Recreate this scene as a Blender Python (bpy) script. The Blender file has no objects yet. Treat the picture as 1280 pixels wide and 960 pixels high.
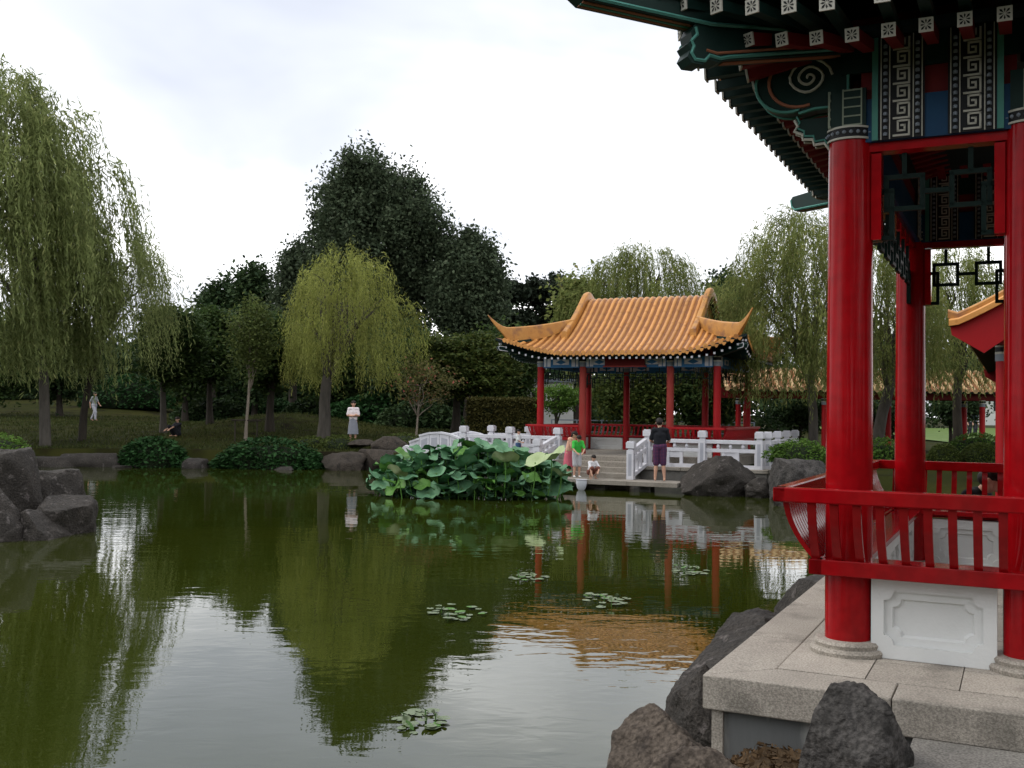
import bpy, bmesh, math, random
import numpy as np
from mathutils import Vector, Matrix, noise as mnoise

# ------------------------------------------------------------------ camera, sky, sun, exposure
S = bpy.context.scene
COL = S.collection
F_PX, ROLL, PITCH, EYE = 1300.0, 0.014, math.atan(35 / 1300.0), 2.1
cam_d = bpy.data.cameras.new('camera'); cam = bpy.data.objects.new('camera', cam_d); COL.objects.link(cam)
cam_d.sensor_width = 36.0; cam_d.lens = 36.0 * F_PX / 1280.0; cam_d.clip_end = 5000; cam_d.clip_start = 0.05
CAM_R = Matrix.Rotation(math.pi / 2 + PITCH, 4, 'X') @ Matrix.Rotation(ROLL, 4, 'Z')
cam.matrix_world = Matrix.Translation((0, 0, EYE)) @ CAM_R
S.camera = cam

SUN_EL, SUN_AZ = math.radians(48), math.radians(-78)     # azimuth from +Y towards +X
w = bpy.data.worlds.new('World'); S.world = w; w.use_nodes = True
nt = w.node_tree; nt.nodes.clear()
def N(t, tp, **kw):
    n = t.nodes.new(tp)
    for k, v in kw.items(): setattr(n, k, v)
    return n
out = N(nt, 'ShaderNodeOutputWorld'); bg = N(nt, 'ShaderNodeBackground'); bg.inputs[1].default_value = 0.1
sky = N(nt, 'ShaderNodeTexSky', sky_type='NISHITA', sun_disc=False, sun_elevation=SUN_EL, sun_rotation=SUN_AZ)
sky.dust_density = 3.0
tc = N(nt, 'ShaderNodeTexCoord'); sep = N(nt, 'ShaderNodeSeparateXYZ'); nt.links.new(tc.outputs['Generated'], sep.inputs[0])
def M2(op, a, b):
    n = N(nt, 'ShaderNodeMath', operation=op)
    for i, q in enumerate((a, b)):
        if q is None: continue
        if isinstance(q, (int, float)): n.inputs[i].default_value = q
        else: nt.links.new(q, n.inputs[i])
    return n.outputs[0]
zc = M2('ADD', M2('MAXIMUM', sep.outputs[2], 0.0), 0.22)
cmb = N(nt, 'ShaderNodeCombineXYZ')
nt.links.new(M2('DIVIDE', sep.outputs[0], zc), cmb.inputs[0]); nt.links.new(M2('DIVIDE', sep.outputs[1], zc), cmb.inputs[1])
cmb.inputs[2].default_value = 6.3
n1 = N(nt, 'ShaderNodeTexNoise'); n1.inputs['Scale'].default_value = 1.0; n1.inputs['Detail'].default_value = 5; n1.inputs['Roughness'].default_value = 0.52
n1.inputs['Distortion'].default_value = 0.35
nt.links.new(cmb.outputs[0], n1.inputs['Vector'])
rp = N(nt, 'ShaderNodeValToRGB'); nt.links.new(n1.outputs[0], rp.inputs[0])
e = rp.color_ramp.elements
e[0].position = 0.22; e[0].color = (0.305, 0.325, 0.375, 1)
e[1].position = 0.64; e[1].color = (1.0, 1.0, 1.0, 1)
q = e.new(0.37); q.color = (0.405, 0.425, 0.472, 1)
q = e.new(0.47); q.color = (0.53, 0.54, 0.565, 1)
sc = N(nt, 'ShaderNodeVectorMath', operation='SCALE'); nt.links.new(rp.outputs[0], sc.inputs[0]); sc.inputs['Scale'].default_value = 21.0
mx = N(nt, 'ShaderNodeMix', data_type='RGBA'); mx.inputs[0].default_value = 0.93
nt.links.new(sky.outputs[0], mx.inputs[6]); nt.links.new(sc.outputs[0], mx.inputs[7])
nt.links.new(mx.outputs[2], bg.inputs[0]); nt.links.new(bg.outputs[0], out.inputs[0])

sd = bpy.data.lights.new('sun', 'SUN'); so = bpy.data.objects.new('sun', sd); COL.objects.link(so)
sd.energy = 0.85; sd.angle = math.radians(11); sd.color = (1.0, 0.94, 0.85)
sdir = Vector((math.sin(SUN_AZ) * math.cos(SUN_EL), math.cos(SUN_AZ) * math.cos(SUN_EL), math.sin(SUN_EL)))
so.rotation_euler = sdir.to_track_quat('Z', 'Y').to_euler()
S.view_settings.view_transform = 'Standard'; S.view_settings.look = 'None'
S.view_settings.gamma = 1.0; S.view_settings.exposure = 0.22; S.view_settings.use_curve_mapping = False
try:
    S.cycles.max_bounces = 8; S.cycles.diffuse_bounces = 4; S.cycles.transparent_max_bounces = 6
    S.cycles.caustics_reflective = False; S.cycles.caustics_refractive = False
    S.cycles.use_denoising = True
except Exception: pass

# ------------------------------------------------------------------ helpers
random.seed(7); RNG = np.random.default_rng(7)
def ray(px, py):
    d = CAM_R.to_3x3() @ Vector(((px - 640) / F_PX, -(py - 480) / F_PX, -1)); return d
def at(px, py, D):
    d = ray(px, py); d = d * (D / d.y); return Vector((d.x, d.y, d.z + EYE))
def on(px, py, z):                       # the place on the level z that a sight line meets
    d = ray(px, py); return Vector((0, 0, EYE)) + d * ((z - EYE) / d.z)

def tag(o, label=None, cat=None, group=None, kind=None):
    if label: o['label'] = label
    if cat: o['category'] = cat
    if group: o['group'] = group
    if kind: o['kind'] = kind
    return o
def empty(name, loc=(0, 0, 0), rz=0.0, label=None, cat=None, group=None):
    o = bpy.data.objects.new(name, None); COL.objects.link(o); o.location = loc; o.rotation_euler = (0, 0, rz)
    o.empty_display_size = 0.2
    return tag(o, label, cat, group)
def link(name, me, parent=None, loc=None, rot=None, scale=None):
    o = bpy.data.objects.new(name, me); COL.objects.link(o)
    if parent: o.parent = parent
    if loc is not None: o.location = loc
    if rot is not None: o.rotation_euler = rot
    if scale is not None: o.scale = scale
    return o
def copy_tree(o, parent=None):
    c = o.copy(); COL.objects.link(c)
    if parent: c.parent = parent
    for ch in list(o.children): copy_tree(ch, c)
    return c

class MB:
    def __init__(s): s.v = []; s.f = []; s.m = []; s.cur = 0
    def mat(s, i): s.cur = i; return s
    def add(s, vs, fs):
        b = len(s.v); s.v += [tuple(p) for p in vs]
        for f in fs: s.f.append([b + i for i in f]); s.m.append(s.cur)
        return s
    def box(s, c, sz, rz=0.0, M=None):
        hx, hy, hz = sz[0] / 2, sz[1] / 2, sz[2] / 2
        vs = [Vector((x * hx, y * hy, z * hz)) for z in (-1, 1) for y in (-1, 1) for x in (-1, 1)]
        R = M if M is not None else (Matrix.Rotation(rz, 3, 'Z') if rz else None)
        c = Vector(c); vs = [(R @ p if R is not None else p) + c for p in vs]
        return s.add(vs, [(0, 2, 3, 1), (4, 5, 7, 6), (0, 1, 5, 4), (2, 6, 7, 3), (0, 4, 6, 2), (1, 3, 7, 5)])
    def b2(s, lo, hi):
        return s.box([(a + b) / 2 for a, b in zip(lo, hi)], [abs(b - a) for a, b in zip(lo, hi)])
    def bar(s, p, q, wd, ht, up=Vector((0, 0, 1))):
        p, q = Vector(p), Vector(q); d = (q - p); L = d.length; d.normalize()
        sx = d.cross(up)
        if sx.length < 1e-4: sx = Vector((1, 0, 0))
        sx.normalize(); uz = sx.cross(d)
        M = Matrix((sx, d, uz)).transposed()
        return s.box((p + q) / 2, (wd, L, ht), M=M)
    def tube(s, path, radii, n=8, caps=True):
        path = [Vector(p) for p in path]; rings = []; b = len(s.v); ref = None
        for i, p in enumerate(path):
            t = (path[min(i + 1, len(path) - 1)] - path[max(i - 1, 0)]).normalized()
            if ref is None: ref = Vector((1, 0, 0)) if abs(t.x) < .8 else Vector((0, 1, 0))
            a = (ref - t * ref.dot(t)).normalized(); c = t.cross(a); ref = a
            r = radii[i] if hasattr(radii, '__len__') else radii
            for k in range(n):
                an = 2 * math.pi * k / n
                s.v.append(tuple(p + a * (r * math.cos(an)) + c * (r * math.sin(an))))
        for i in range(len(path) - 1):
            for k in range(n):
                s.f.append([b + i * n + k, b + i * n + (k + 1) % n, b + (i + 1) * n + (k + 1) % n, b + (i + 1) * n + k]); s.m.append(s.cur)
        if caps:
            s.f.append([b + k for k in reversed(range(n))]); s.m.append(s.cur)
            s.f.append([b + (len(path) - 1) * n + k for k in range(n)]); s.m.append(s.cur)
        return s
    def lathe(s, prof, n=24, c=(0, 0, 0), cap=True):
        b = len(s.v); m = len(prof)
        for (r, z) in prof:
            for k in range(n):
                a = 2 * math.pi * k / n; s.v.append((c[0] + r * math.cos(a), c[1] + r * math.sin(a), c[2] + z))
        for i in range(m - 1):
            for k in range(n):
                s.f.append([b + i * n + k, b + i * n + (k + 1) % n, b + (i + 1) * n + (k + 1) % n, b + (i + 1) * n + k]); s.m.append(s.cur)
        if cap:
            s.f.append([b + k for k in reversed(range(n))]); s.m.append(s.cur)
            s.f.append([b + (m - 1) * n + k for k in range(n)]); s.m.append(s.cur)
        return s
    def prism(s, poly, fn, d0, d1):      # fn(a, b, depth) -> point
        n = len(poly)
        vs = [fn(a, b, d0) for a, b in poly] + [fn(a, b, d1) for a, b in poly]
        fs = [list(range(n))[::-1], list(range(n, 2 * n))] + [[i, (i + 1) % n, n + (i + 1) % n, n + i] for i in range(n)]
        return s.add(vs, fs)
    def sweep(s, path, wid, hei, cap_round=True):   # upright section swept along a path, base on the path
        path = [Vector(p) for p in path]; b = len(s.v)
        sec = [(-.5, 0), (-.5, .72), (-.36, .92), (0, 1), (.36, .92), (.5, .72), (.5, 0)] if cap_round else [(-.5, 0), (-.5, 1), (.5, 1), (.5, 0)]
        n = len(sec)
        for i, p in enumerate(path):
            t = (path[min(i + 1, len(path) - 1)] - path[max(i - 1, 0)]); t.z = 0
            if t.length < 1e-5: t = Vector((0, 1, 0))
            t.normalize(); sd_ = Vector((t.y, -t.x, 0))
            W = wid[i] if hasattr(wid, '__len__') else wid; H = hei[i] if hasattr(hei, '__len__') else hei
            for (a, z) in sec: s.v.append(tuple(p + sd_ * (a * W) + Vector((0, 0, z * H))))
        for i in range(len(path) - 1):
            for k in range(n):
                s.f.append([b + i * n + k, b + i * n + (k + 1) % n, b + (i + 1) * n + (k + 1) % n, b + (i + 1) * n + k]); s.m.append(s.cur)
        s.f.append([b + k for k in range(n)]); s.m.append(s.cur)
        s.f.append([b + (len(path) - 1) * n + k for k in reversed(range(n))]); s.m.append(s.cur)
        return s
    def mesh(s, name, mats, smooth=False):
        me = bpy.data.meshes.new(name); me.from_pydata(s.v, [], s.f)
        if not isinstance(mats, (list, tuple)): mats = [mats]
        for m in mats: me.materials.append(m)
        me.polygons.foreach_set('material_index', s.m)
        bm = bmesh.new(); bm.from_mesh(me); bmesh.ops.recalc_face_normals(bm, faces=bm.faces); bm.to_mesh(me); bm.free()
        if smooth:
            me.polygons.foreach_set('use_smooth', [True] * len(me.polygons))
            if smooth != 'all': me.set_sharp_from_angle(angle=math.radians(38))
        me.update(); return me
    def build(s, name, mats, parent=None, smooth=False, bevel=0, **kw):
        o = link(name, s.mesh(name, mats, smooth), parent, **kw)
        if bevel:
            md = o.modifiers.new('bevel', 'BEVEL'); md.width = bevel; md.segments = 2; md.limit_method = 'ANGLE'
        return o

def arr_mesh(name, V, Q, mats, smooth=False, midx=None):
    me = bpy.data.meshes.new(name); k = Q.shape[1]
    me.vertices.add(len(V)); me.vertices.foreach_set('co', np.asarray(V, np.float32).ravel())
    me.loops.add(Q.size); me.loops.foreach_set('vertex_index', Q.astype(np.int32).ravel())
    me.polygons.add(len(Q)); me.polygons.foreach_set('loop_start', np.arange(0, Q.size, k, dtype=np.int32))
    me.polygons.foreach_set('loop_total', np.full(len(Q), k, np.int32))
    if not isinstance(mats, (list, tuple)): mats = [mats]
    for m in mats: me.materials.append(m)
    if midx is not None: me.polygons.foreach_set('material_index', midx.astype(np.int32))
    if smooth: me.polygons.foreach_set('use_smooth', np.ones(len(Q), bool))
    me.update(calc_edges=True); me.validate(); return me

# ------------------------------------------------------------------ materials
def pmat(name, c1, c2=None, scale=3.0, rough=0.6, bump=0.0, bscale=30.0, spec=0.2, coat=0.0, detail=6, c3=None, s3=1.0, metal=0.0, t3=(0.55, 0.7), stretch=None, bdist=.02, speck=None, orand=0):
    m = bpy.data.materials.new(name); m.use_nodes = True; t = m.node_tree
    p = t.nodes['Principled BSDF']; p.inputs['Roughness'].default_value = rough
    p.inputs['Specular IOR Level'].default_value = spec; p.inputs['Metallic'].default_value = metal
    if coat: p.inputs['Coat Weight'].default_value = coat; p.inputs['Coat Roughness'].default_value = 0.08
    tcn = N(t, 'ShaderNodeTexCoord'); mp = N(t, 'ShaderNodeMapping'); t.links.new(tcn.outputs['Object'], mp.inputs[0])
    if stretch: mp.inputs['Scale'].default_value = stretch
    if c2 is None: p.inputs['Base Color'].default_value = (*c1, 1)
    else:
        nz = N(t, 'ShaderNodeTexNoise'); nz.inputs['Scale'].default_value = scale; nz.inputs['Detail'].default_value = detail; nz.inputs['Roughness'].default_value = .65
        t.links.new(mp.outputs[0], nz.inputs['Vector'])
        r = N(t, 'ShaderNodeValToRGB'); r.color_ramp.elements[0].position = .32; r.color_ramp.elements[1].position = .68
        r.color_ramp.elements[0].color = (*c1, 1); r.color_ramp.elements[1].color = (*c2, 1)
        t.links.new(nz.outputs[0], r.inputs[0]); last = r.outputs[0]
        if c3 is not None:
            nz3 = N(t, 'ShaderNodeTexNoise'); nz3.inputs['Scale'].default_value = s3; nz3.inputs['Detail'].default_value = 8
            t.links.new(mp.outputs[0], nz3.inputs['Vector'])
            r3 = N(t, 'ShaderNodeValToRGB'); r3.color_ramp.elements[0].position = t3[0]; r3.color_ramp.elements[1].position = t3[1]
            t.links.new(nz3.outputs[0], r3.inputs[0])
            mxn = N(t, 'ShaderNodeMix', data_type='RGBA'); t.links.new(r3.outputs[0], mxn.inputs[0])
            t.links.new(last, mxn.inputs[6]); mxn.inputs[7].default_value = (*c3, 1); last = mxn.outputs[2]
        if orand:                          # every piece its own tone
            oi = N(t, 'ShaderNodeObjectInfo'); mo = N(t, 'ShaderNodeMapRange'); mo.inputs['To Min'].default_value = 1 - orand; mo.inputs['To Max'].default_value = 1 + orand
            t.links.new(oi.outputs['Random'], mo.inputs[0]); vo = N(t, 'ShaderNodeVectorMath', operation='SCALE'); t.links.new(last, vo.inputs[0]); t.links.new(mo.outputs[0], vo.inputs['Scale']); last = vo.outputs[0]
        if speck:
            ns = N(t, 'ShaderNodeTexNoise'); ns.inputs['Scale'].default_value = speck[0]; ns.inputs['Detail'].default_value = 2
            t.links.new(tcn.outputs['Object'], ns.inputs['Vector']); ms = N(t, 'ShaderNodeMapRange'); ms.inputs['From Min'].default_value = .35; ms.inputs['From Max'].default_value = .65
            ms.inputs['To Min'].default_value = 1 - speck[1]; ms.inputs['To Max'].default_value = 1 + speck[1]; t.links.new(ns.outputs[0], ms.inputs[0])
            vs_ = N(t, 'ShaderNodeVectorMath', operation='SCALE'); t.links.new(last, vs_.inputs[0]); t.links.new(ms.outputs[0], vs_.inputs['Scale']); last = vs_.outputs[0]
        t.links.new(last, p.inputs['Base Color'])
        rr = N(t, 'ShaderNodeMapRange'); rr.inputs['To Min'].default_value = max(0.02, rough * .8); rr.inputs['To Max'].default_value = min(1, rough * 1.25)
        t.links.new(nz.outputs[0], rr.inputs[0]); t.links.new(rr.outputs[0], p.inputs['Roughness'])
    if bump:
        nb = N(t, 'ShaderNodeTexNoise'); nb.inputs['Scale'].default_value = bscale; nb.inputs['Detail'].default_value = 5
        t.links.new(mp.outputs[0], nb.inputs['Vector'])
        bp = N(t, 'ShaderNodeBump'); bp.inputs['Strength'].default_value = bump; bp.inputs['Distance'].default_value = bdist
        t.links.new(nb.outputs[0], bp.inputs['Height']); t.links.new(bp.outputs[0], p.inputs['Normal'])
    return m

def leafmat(name, c1, c2, c3=None, trans=0.35, rough=.6, spec=.08):
    m = bpy.data.materials.new(name); m.use_nodes = True; t = m.node_tree; t.nodes.clear()
    o = N(t, 'ShaderNodeOutputMaterial'); p = N(t, 'ShaderNodeBsdfPrincipled'); tr = N(t, 'ShaderNodeBsdfTranslucent'); mxs = N(t, 'ShaderNodeMixShader')
    g = N(t, 'ShaderNodeNewGeometry'); r = N(t, 'ShaderNodeValToRGB'); t.links.new(g.outputs['Random Per Island'], r.inputs[0])
    r.color_ramp.elements[0].color = (*c1, 1); r.color_ramp.elements[1].color = (*c2, 1)
    if c3: q_ = r.color_ramp.elements.new(.9); q_.color = (*c2, 1); r.color_ramp.elements[-1].color = (*c3, 1)
    # broad patches of tone through the crown
    tcn = N(t, 'ShaderNodeTexCoord'); nz = N(t, 'ShaderNodeTexNoise'); nz.inputs['Scale'].default_value = .9; nz.inputs['Detail'].default_value = 3
    t.links.new(tcn.outputs['Object'], nz.inputs['Vector'])
    mr = N(t, 'ShaderNodeMapRange'); mr.inputs['From Min'].default_value = .3; mr.inputs['From Max'].default_value = .7; mr.inputs['To Min'].default_value = .7; mr.inputs['To Max'].default_value = 1.3
    t.links.new(nz.outputs[0], mr.inputs[0])
    vm = N(t, 'ShaderNodeVectorMath', operation='SCALE'); t.links.new(r.outputs[0], vm.inputs[0]); t.links.new(mr.outputs[0], vm.inputs['Scale'])
    t.links.new(vm.outputs[0], p.inputs['Base Color']); t.links.new(vm.outputs[0], tr.inputs[0])
    p.inputs['Roughness'].default_value = rough; p.inputs['Specular IOR Level'].default_value = spec; mxs.inputs[0].default_value = trans
    t.links.new(p.outputs[0], mxs.inputs[1]); t.links.new(tr.outputs[0], mxs.inputs[2]); t.links.new(mxs.outputs[0], o.inputs[0])
    return m

MT = {}
MT['red'] = pmat('red_lacquer', (.285, .003, .006), (.335, .004, .007), 2.5, .12, .012, 4, spec=.13, c3=(.20, .012, .012), s3=2.2, t3=(.48, .75), speck=(14, .10), stretch=(1, 1, .25))
MT['red_old'] = pmat('weathered_red', (.30, .03, .025), (.36, .07, .055), 5, .7, .2, 30, stretch=(1, 1, .2))
MT['red_far'] = pmat('red_paint', (.36, .008, .012), (.29, .008, .010), 2, .45)
MT['red_dark'] = pmat('dark_red_board', (.13, .008, .009), (.16, .012, .011), 4, .6, spec=.2)
MT['white_wall'] = pmat('white_plaster', (.60, .61, .60), (.66, .67, .66), 2.2, .75, .12, 60, c3=(.55, .56, .54), s3=1.2, t3=(.62, .8))
MT['stone'] = pmat('granite', (.30, .270, .232), (.40, .365, .315), 1.6, .8, .35, 140, c3=(.15, .138, .118), s3=2.6, t3=(.54, .78), speck=(95, .26), orand=.10)
MT['stone_d'] = pmat('granite_flag', (.15, .142, .13), (.22, .21, .19), 1.2, .85, .4, 90, c3=(.10, .097, .09), s3=3, t3=(.5, .75), speck=(80, .35), orand=.14)
MT['riser'] = pmat('stained_concrete', (.115, .12, .12), (.17, .175, .172), 2, .85, .25, 50, c3=(.34, .34, .32), s3=7, t3=(.53, .68), stretch=(1, 1, .16))
MT['wstone'] = pmat('white_stone', (.54, .54, .58), (.64, .64, .68), 3, .7, .2, 40, c3=(.42, .42, .45), s3=2.5, t3=(.58, .75))
MT['wstone_in'] = pmat('grey_inset_stone', (.34, .35, .40), (.42, .43, .47), 3, .8, .2, 40)
MT['steps'] = pmat('worn_step_stone', (.24, .215, .18), (.33, .30, .26), 2, .85, .3, 60, c3=(.14, .125, .10), s3=1.6, t3=(.52, .74), speck=(40, .2))
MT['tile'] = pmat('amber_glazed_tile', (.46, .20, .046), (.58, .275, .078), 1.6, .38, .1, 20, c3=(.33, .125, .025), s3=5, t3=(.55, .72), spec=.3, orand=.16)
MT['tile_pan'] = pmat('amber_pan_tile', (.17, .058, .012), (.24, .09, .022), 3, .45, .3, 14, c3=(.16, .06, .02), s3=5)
MT['ridge'] = pmat('amber_ridge', (.40, .175, .038), (.52, .255, .062), 3, .42, .25, 16, c3=(.24, .11, .05), s3=4, t3=(.5, .7), spec=.3)
MT['tile_pale'] = pmat('sun_bleached_tile', (.42, .27, .13), (.55, .38, .20), 4, .6, .2, 20, c3=(.27, .18, .10), s3=3)
MT['green'] = pmat('dark_green_paint', (.005, .018, .015), (.008, .028, .022), 4, .45, spec=.15)
MT['teal'] = pmat('turquoise_paint', (.055, .20, .165), (.085, .26, .215), 4, .55)
MT['blue'] = pmat('blue_paint', (.004, .04, .10), (.007, .055, .13), 4, .5, spec=.2)
MT['blue_l'] = pmat('bright_blue_paint', (.03, .13, .30), (.04, .17, .36), 4, .5)
MT['cream'] = pmat('cream_paint', (.42, .41, .35), (.50, .48, .42), 5, .6)
MT['fret'] = pmat('black_green_paint', (.003, .010, .008), (.005, .014, .011), 4, .5, spec=.1)
MT['trim'] = pmat('faded_trim', (.20, .24, .18), (.26, .29, .22), 5, .6)
MT['coral'] = pmat('coral_line', (.26, .09, .05), (.32, .13, .07), 5, .6)
MT['black'] = pmat('black_paint', (.006, .007, .008), (.010, .010, .011), 4, .5, spec=.2)
MT['greyblue'] = pmat('grey_blue_ring', (.18, .21, .25), (.23, .26, .30), 4, .5)
MT['soffit'] = pmat('soffit_board', (.010, .018, .018), (.015, .026, .025), 4, .7, spec=.15)
MT['bark'] = pmat('bark', (.022, .018, .014), (.05, .042, .033), 6, .9, .6, 25, stretch=(1, 1, .25))
MT['bark_pale'] = pmat('pale_bark', (.17, .14, .11), (.26, .22, .18), 6, .9, .5, 25, stretch=(1, 1, .25))
MT['bark_grey'] = pmat('grey_bark', (.05, .044, .038), (.10, .09, .076), 6, .9, .5, 25, stretch=(1, 1, .25))
MT['rock'] = pmat('dark_garden_rock', (.024, .021, .018), (.056, .049, .043), 2.3, .75, 1.0, 26, c3=(.10, .088, .082), s3=7.5, t3=(.61, .69), bdist=.03, speck=(45, .35))
MT['rock_r'] = pmat('brown_rock', (.070, .056, .044), (.125, .102, .083), 2.0, .85, 1.0, 24, c3=(.035, .028, .024), s3=6.0, t3=(.52, .7), bdist=.03, speck=(45, .35))
MT['rock_g'] = pmat('grey_rock', (.045, .042, .040), (.095, .088, .082), 2.4, .85, 1.0, 28, c3=(.03, .028, .026), s3=6.4, t3=(.5, .66), bdist=.03, speck=(45, .35))
MT['rock_b'] = pmat('dark_brown_bank_rock', (.034, .028, .022), (.066, .054, .044), 2.0, .9, 1.0, 24, c3=(.02, .018, .015), s3=6.0, t3=(.52, .7), bdist=.03, speck=(45, .35))  # a darker brown rock for the far-bank ledges
MT['soil'] = pmat('leaf_litter', (.05, .032, .018), (.12, .08, .045), 9, .95, .8, 40)
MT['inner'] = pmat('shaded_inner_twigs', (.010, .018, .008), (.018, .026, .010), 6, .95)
MT['skin'] = pmat('skin', (.52, .30, .21), (.56, .33, .235), 8, .55)
MT['hair'] = pmat('black_hair', (.012, .009, .008), (.022, .017, .014), 14, .5, .3, 60)
def cloth(name, c): return pmat(name, c, tuple(min(1, v * 1.18) for v in c), 7, .9, .25, 35)
# ------------------------------------------------------------------ ground and pond
POND = [(0.62, 2.6), (0.85, 4.7), (1.12, 5.9), (2.2, 8.2), (3.6, 11.0), (5.6, 12.6), (8.0, 15.5), (9.2, 20), (9.0, 25), (7.4, 28.6),
        (5, 29.6), (2, 31), (-1, 32.2), (-3.6, 33.6), (-4.0, 35.6), (-5.2, 37.2), (-8, 37.0), (-11, 37.3), (-15, 36.9), (-19, 36.6), (-24, 35.2), (-30, 31),
        (-24, 25.5), (-14, 23.5), (-9.6, 20.6), (-8.6, 17.6), (-9.4, 15.4), (-13, 11), (-16, 3), (-10, -7), (-2, -6), (0.2, -1)]
PP = np.array(POND)
def pond_dist(X, Y):                      # signed distance, negative in the water
    A = PP; B = np.roll(PP, -1, 0); P = np.stack([X, Y], -1)[..., None, :]
    AB = B - A; t = np.clip(((P - A) * AB).sum(-1) / (AB * AB).sum(-1), 0, 1)
    d = np.sqrt((((P - A) - t[..., None] * AB) ** 2).sum(-1)).min(-1)
    ins = np.zeros(X.shape, bool)
    for (x1, y1), (x2, y2) in zip(A, B):
        c = ((y1 > Y) != (y2 > Y)) & (X < (x2 - x1) * (Y - y1) / (y2 - y1 + 1e-12) + x1); ins ^= c
    return np.where(ins, -d, d)
def sm(x): x = np.clip(x, 0, 1); return x * x * (3 - 2 * x)
def land(X, Y):
    z = .40 + .18 * sm((Y - 10) / 14) + .52 * sm((Y - 38) / 13) * sm((4 - X) / 8) + .1 * sm((X - 5) / 10)
    z = z + 1.9 * np.exp(-((X + 32) / 15) ** 2 - ((Y - 86) / 20) ** 2)
    z = z + .75 * np.exp(-((X + 11.3) / 3.6) ** 2 - ((Y - 53) / 4) ** 2)
    z = z - .18 * sm((3.2 - X) / 1.0) * sm((8 - Y) / 2)
    return z + .06 * np.sin(X * .7 + 1) * np.cos(Y * .45)
def ground_z(x, y):
    X = np.array([float(x)]); Y = np.array([float(y)]); d = pond_dist(X, Y); z = land(X, Y)
    return float((-.9 + (z + .9) * sm((d + .35) / .7))[0])
def axis(segs):
    o = []
    for a, b, s in segs: o += list(np.arange(a, b, s))
    return np.array(o + [segs[-1][1]])
gx = axis([(-2500, -400, 300), (-400, -60, 20), (-60, -26, 2), (-26, 12, .33), (12, 40, 1.2), (40, 400, 24), (400, 2500, 300)])
gy = axis([(-400, -20, 40), (-20, -6, 2), (-6, 42, .33), (42, 100, 1.2), (100, 400, 25), (400, 3000, 260)])
GX, GY = np.meshgrid(gx, gy); Dp = pond_dist(GX, GY); GZ = land(GX, GY)
GZ = -.9 + (GZ + .9) * sm((Dp + .35) / .7)
nx_, ny_ = len(gx), len(gy)
ii = np.arange(nx_ * ny_).reshape(ny_, nx_)
Q = np.stack([ii[:-1, :-1], ii[:-1, 1:], ii[1:, 1:], ii[1:, :-1]], -1).reshape(-1, 4)
MT['lawn'] = pmat('shaded_dry_lawn', (.018, .023, .006), (.036, .036, .010), .35, .95, .8, 18, c3=(.013, .011, .006), s3=.9, t3=(.5, .7), spec=.02)  # dry grass, with the tree shade over it put into the dark base colour
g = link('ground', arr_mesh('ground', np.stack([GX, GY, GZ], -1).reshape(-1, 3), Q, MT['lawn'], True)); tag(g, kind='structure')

def water_mat():
    m = bpy.data.materials.new('green_pond_water'); m.use_nodes = True; t = m.node_tree; p = t.nodes['Principled BSDF']
    p.inputs['Roughness'].default_value = .015; p.inputs['IOR'].default_value = 1.5; p.inputs['Specular IOR Level'].default_value = .55
    tcn = N(t, 'ShaderNodeTexCoord')
    nc = N(t, 'ShaderNodeTexNoise'); nc.inputs['Scale'].default_value = .22; nc.inputs['Detail'].default_value = 3; t.links.new(tcn.outputs['Object'], nc.inputs['Vector'])
    r = N(t, 'ShaderNodeValToRGB'); r.color_ramp.elements[0].position = .35; r.color_ramp.elements[1].position = .68
    r.color_ramp.elements[0].color = (.019, .027, .0028, 1); r.color_ramp.elements[1].color = (.028, .035, .004, 1)
    t.links.new(nc.outputs[0], r.inputs[0]); t.links.new(r.outputs[0], p.inputs['Base Color'])
    mp = N(t, 'ShaderNodeMapping'); mp.inputs['Scale'].default_value = (.8, 1.5, 1); t.links.new(tcn.outputs['Object'], mp.inputs[0])
    a = N(t, 'ShaderNodeTexNoise'); a.inputs['Scale'].default_value = 3.2; a.inputs['Detail'].default_value = 2.5; a.inputs['Distortion'].default_value = .4; t.links.new(mp.outputs[0], a.inputs['Vector'])
    b = N(t, 'ShaderNodeTexNoise'); b.inputs['Scale'].default_value = .7; b.inputs['Detail'].default_value = 1; t.links.new(mp.outputs[0], b.inputs['Vector'])
    k = N(t, 'ShaderNodeTexNoise'); k.inputs['Scale'].default_value = .16; k.inputs['Detail'].default_value = 2; t.links.new(tcn.outputs['Object'], k.inputs['Vector'])
    kr = N(t, 'ShaderNodeMapRange'); kr.inputs['From Min'].default_value = .38; kr.inputs['From Max'].default_value = .62; kr.inputs['To Min'].default_value = .25; kr.inputs['To Max'].default_value = 1.0; t.links.new(k.outputs[0], kr.inputs[0])
    mu = N(t, 'ShaderNodeMath', operation='MULTIPLY'); t.links.new(a.outputs[0], mu.inputs[0]); t.links.new(kr.outputs[0], mu.inputs[1])
    ad = N(t, 'ShaderNodeMath', operation='MULTIPLY_ADD'); t.links.new(b.outputs[0], ad.inputs[0]); ad.inputs[1].default_value = 1.2; t.links.new(mu.outputs[0], ad.inputs[2])
    bp = N(t, 'ShaderNodeBump'); bp.inputs['Strength'].default_value = 1.0; bp.inputs['Distance'].default_value = .0031
    t.links.new(ad.outputs[0], bp.inputs['Height']); t.links.new(bp.outputs[0], p.inputs['Normal'])
    return m
mb = MB(); mb.add([(-45, -12, 0), (14, -12, 0), (14, 42, 0), (-45, 42, 0)], [(0, 1, 2, 3)])
tag(mb.build('pond_water', water_mat()), kind='structure')

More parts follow.
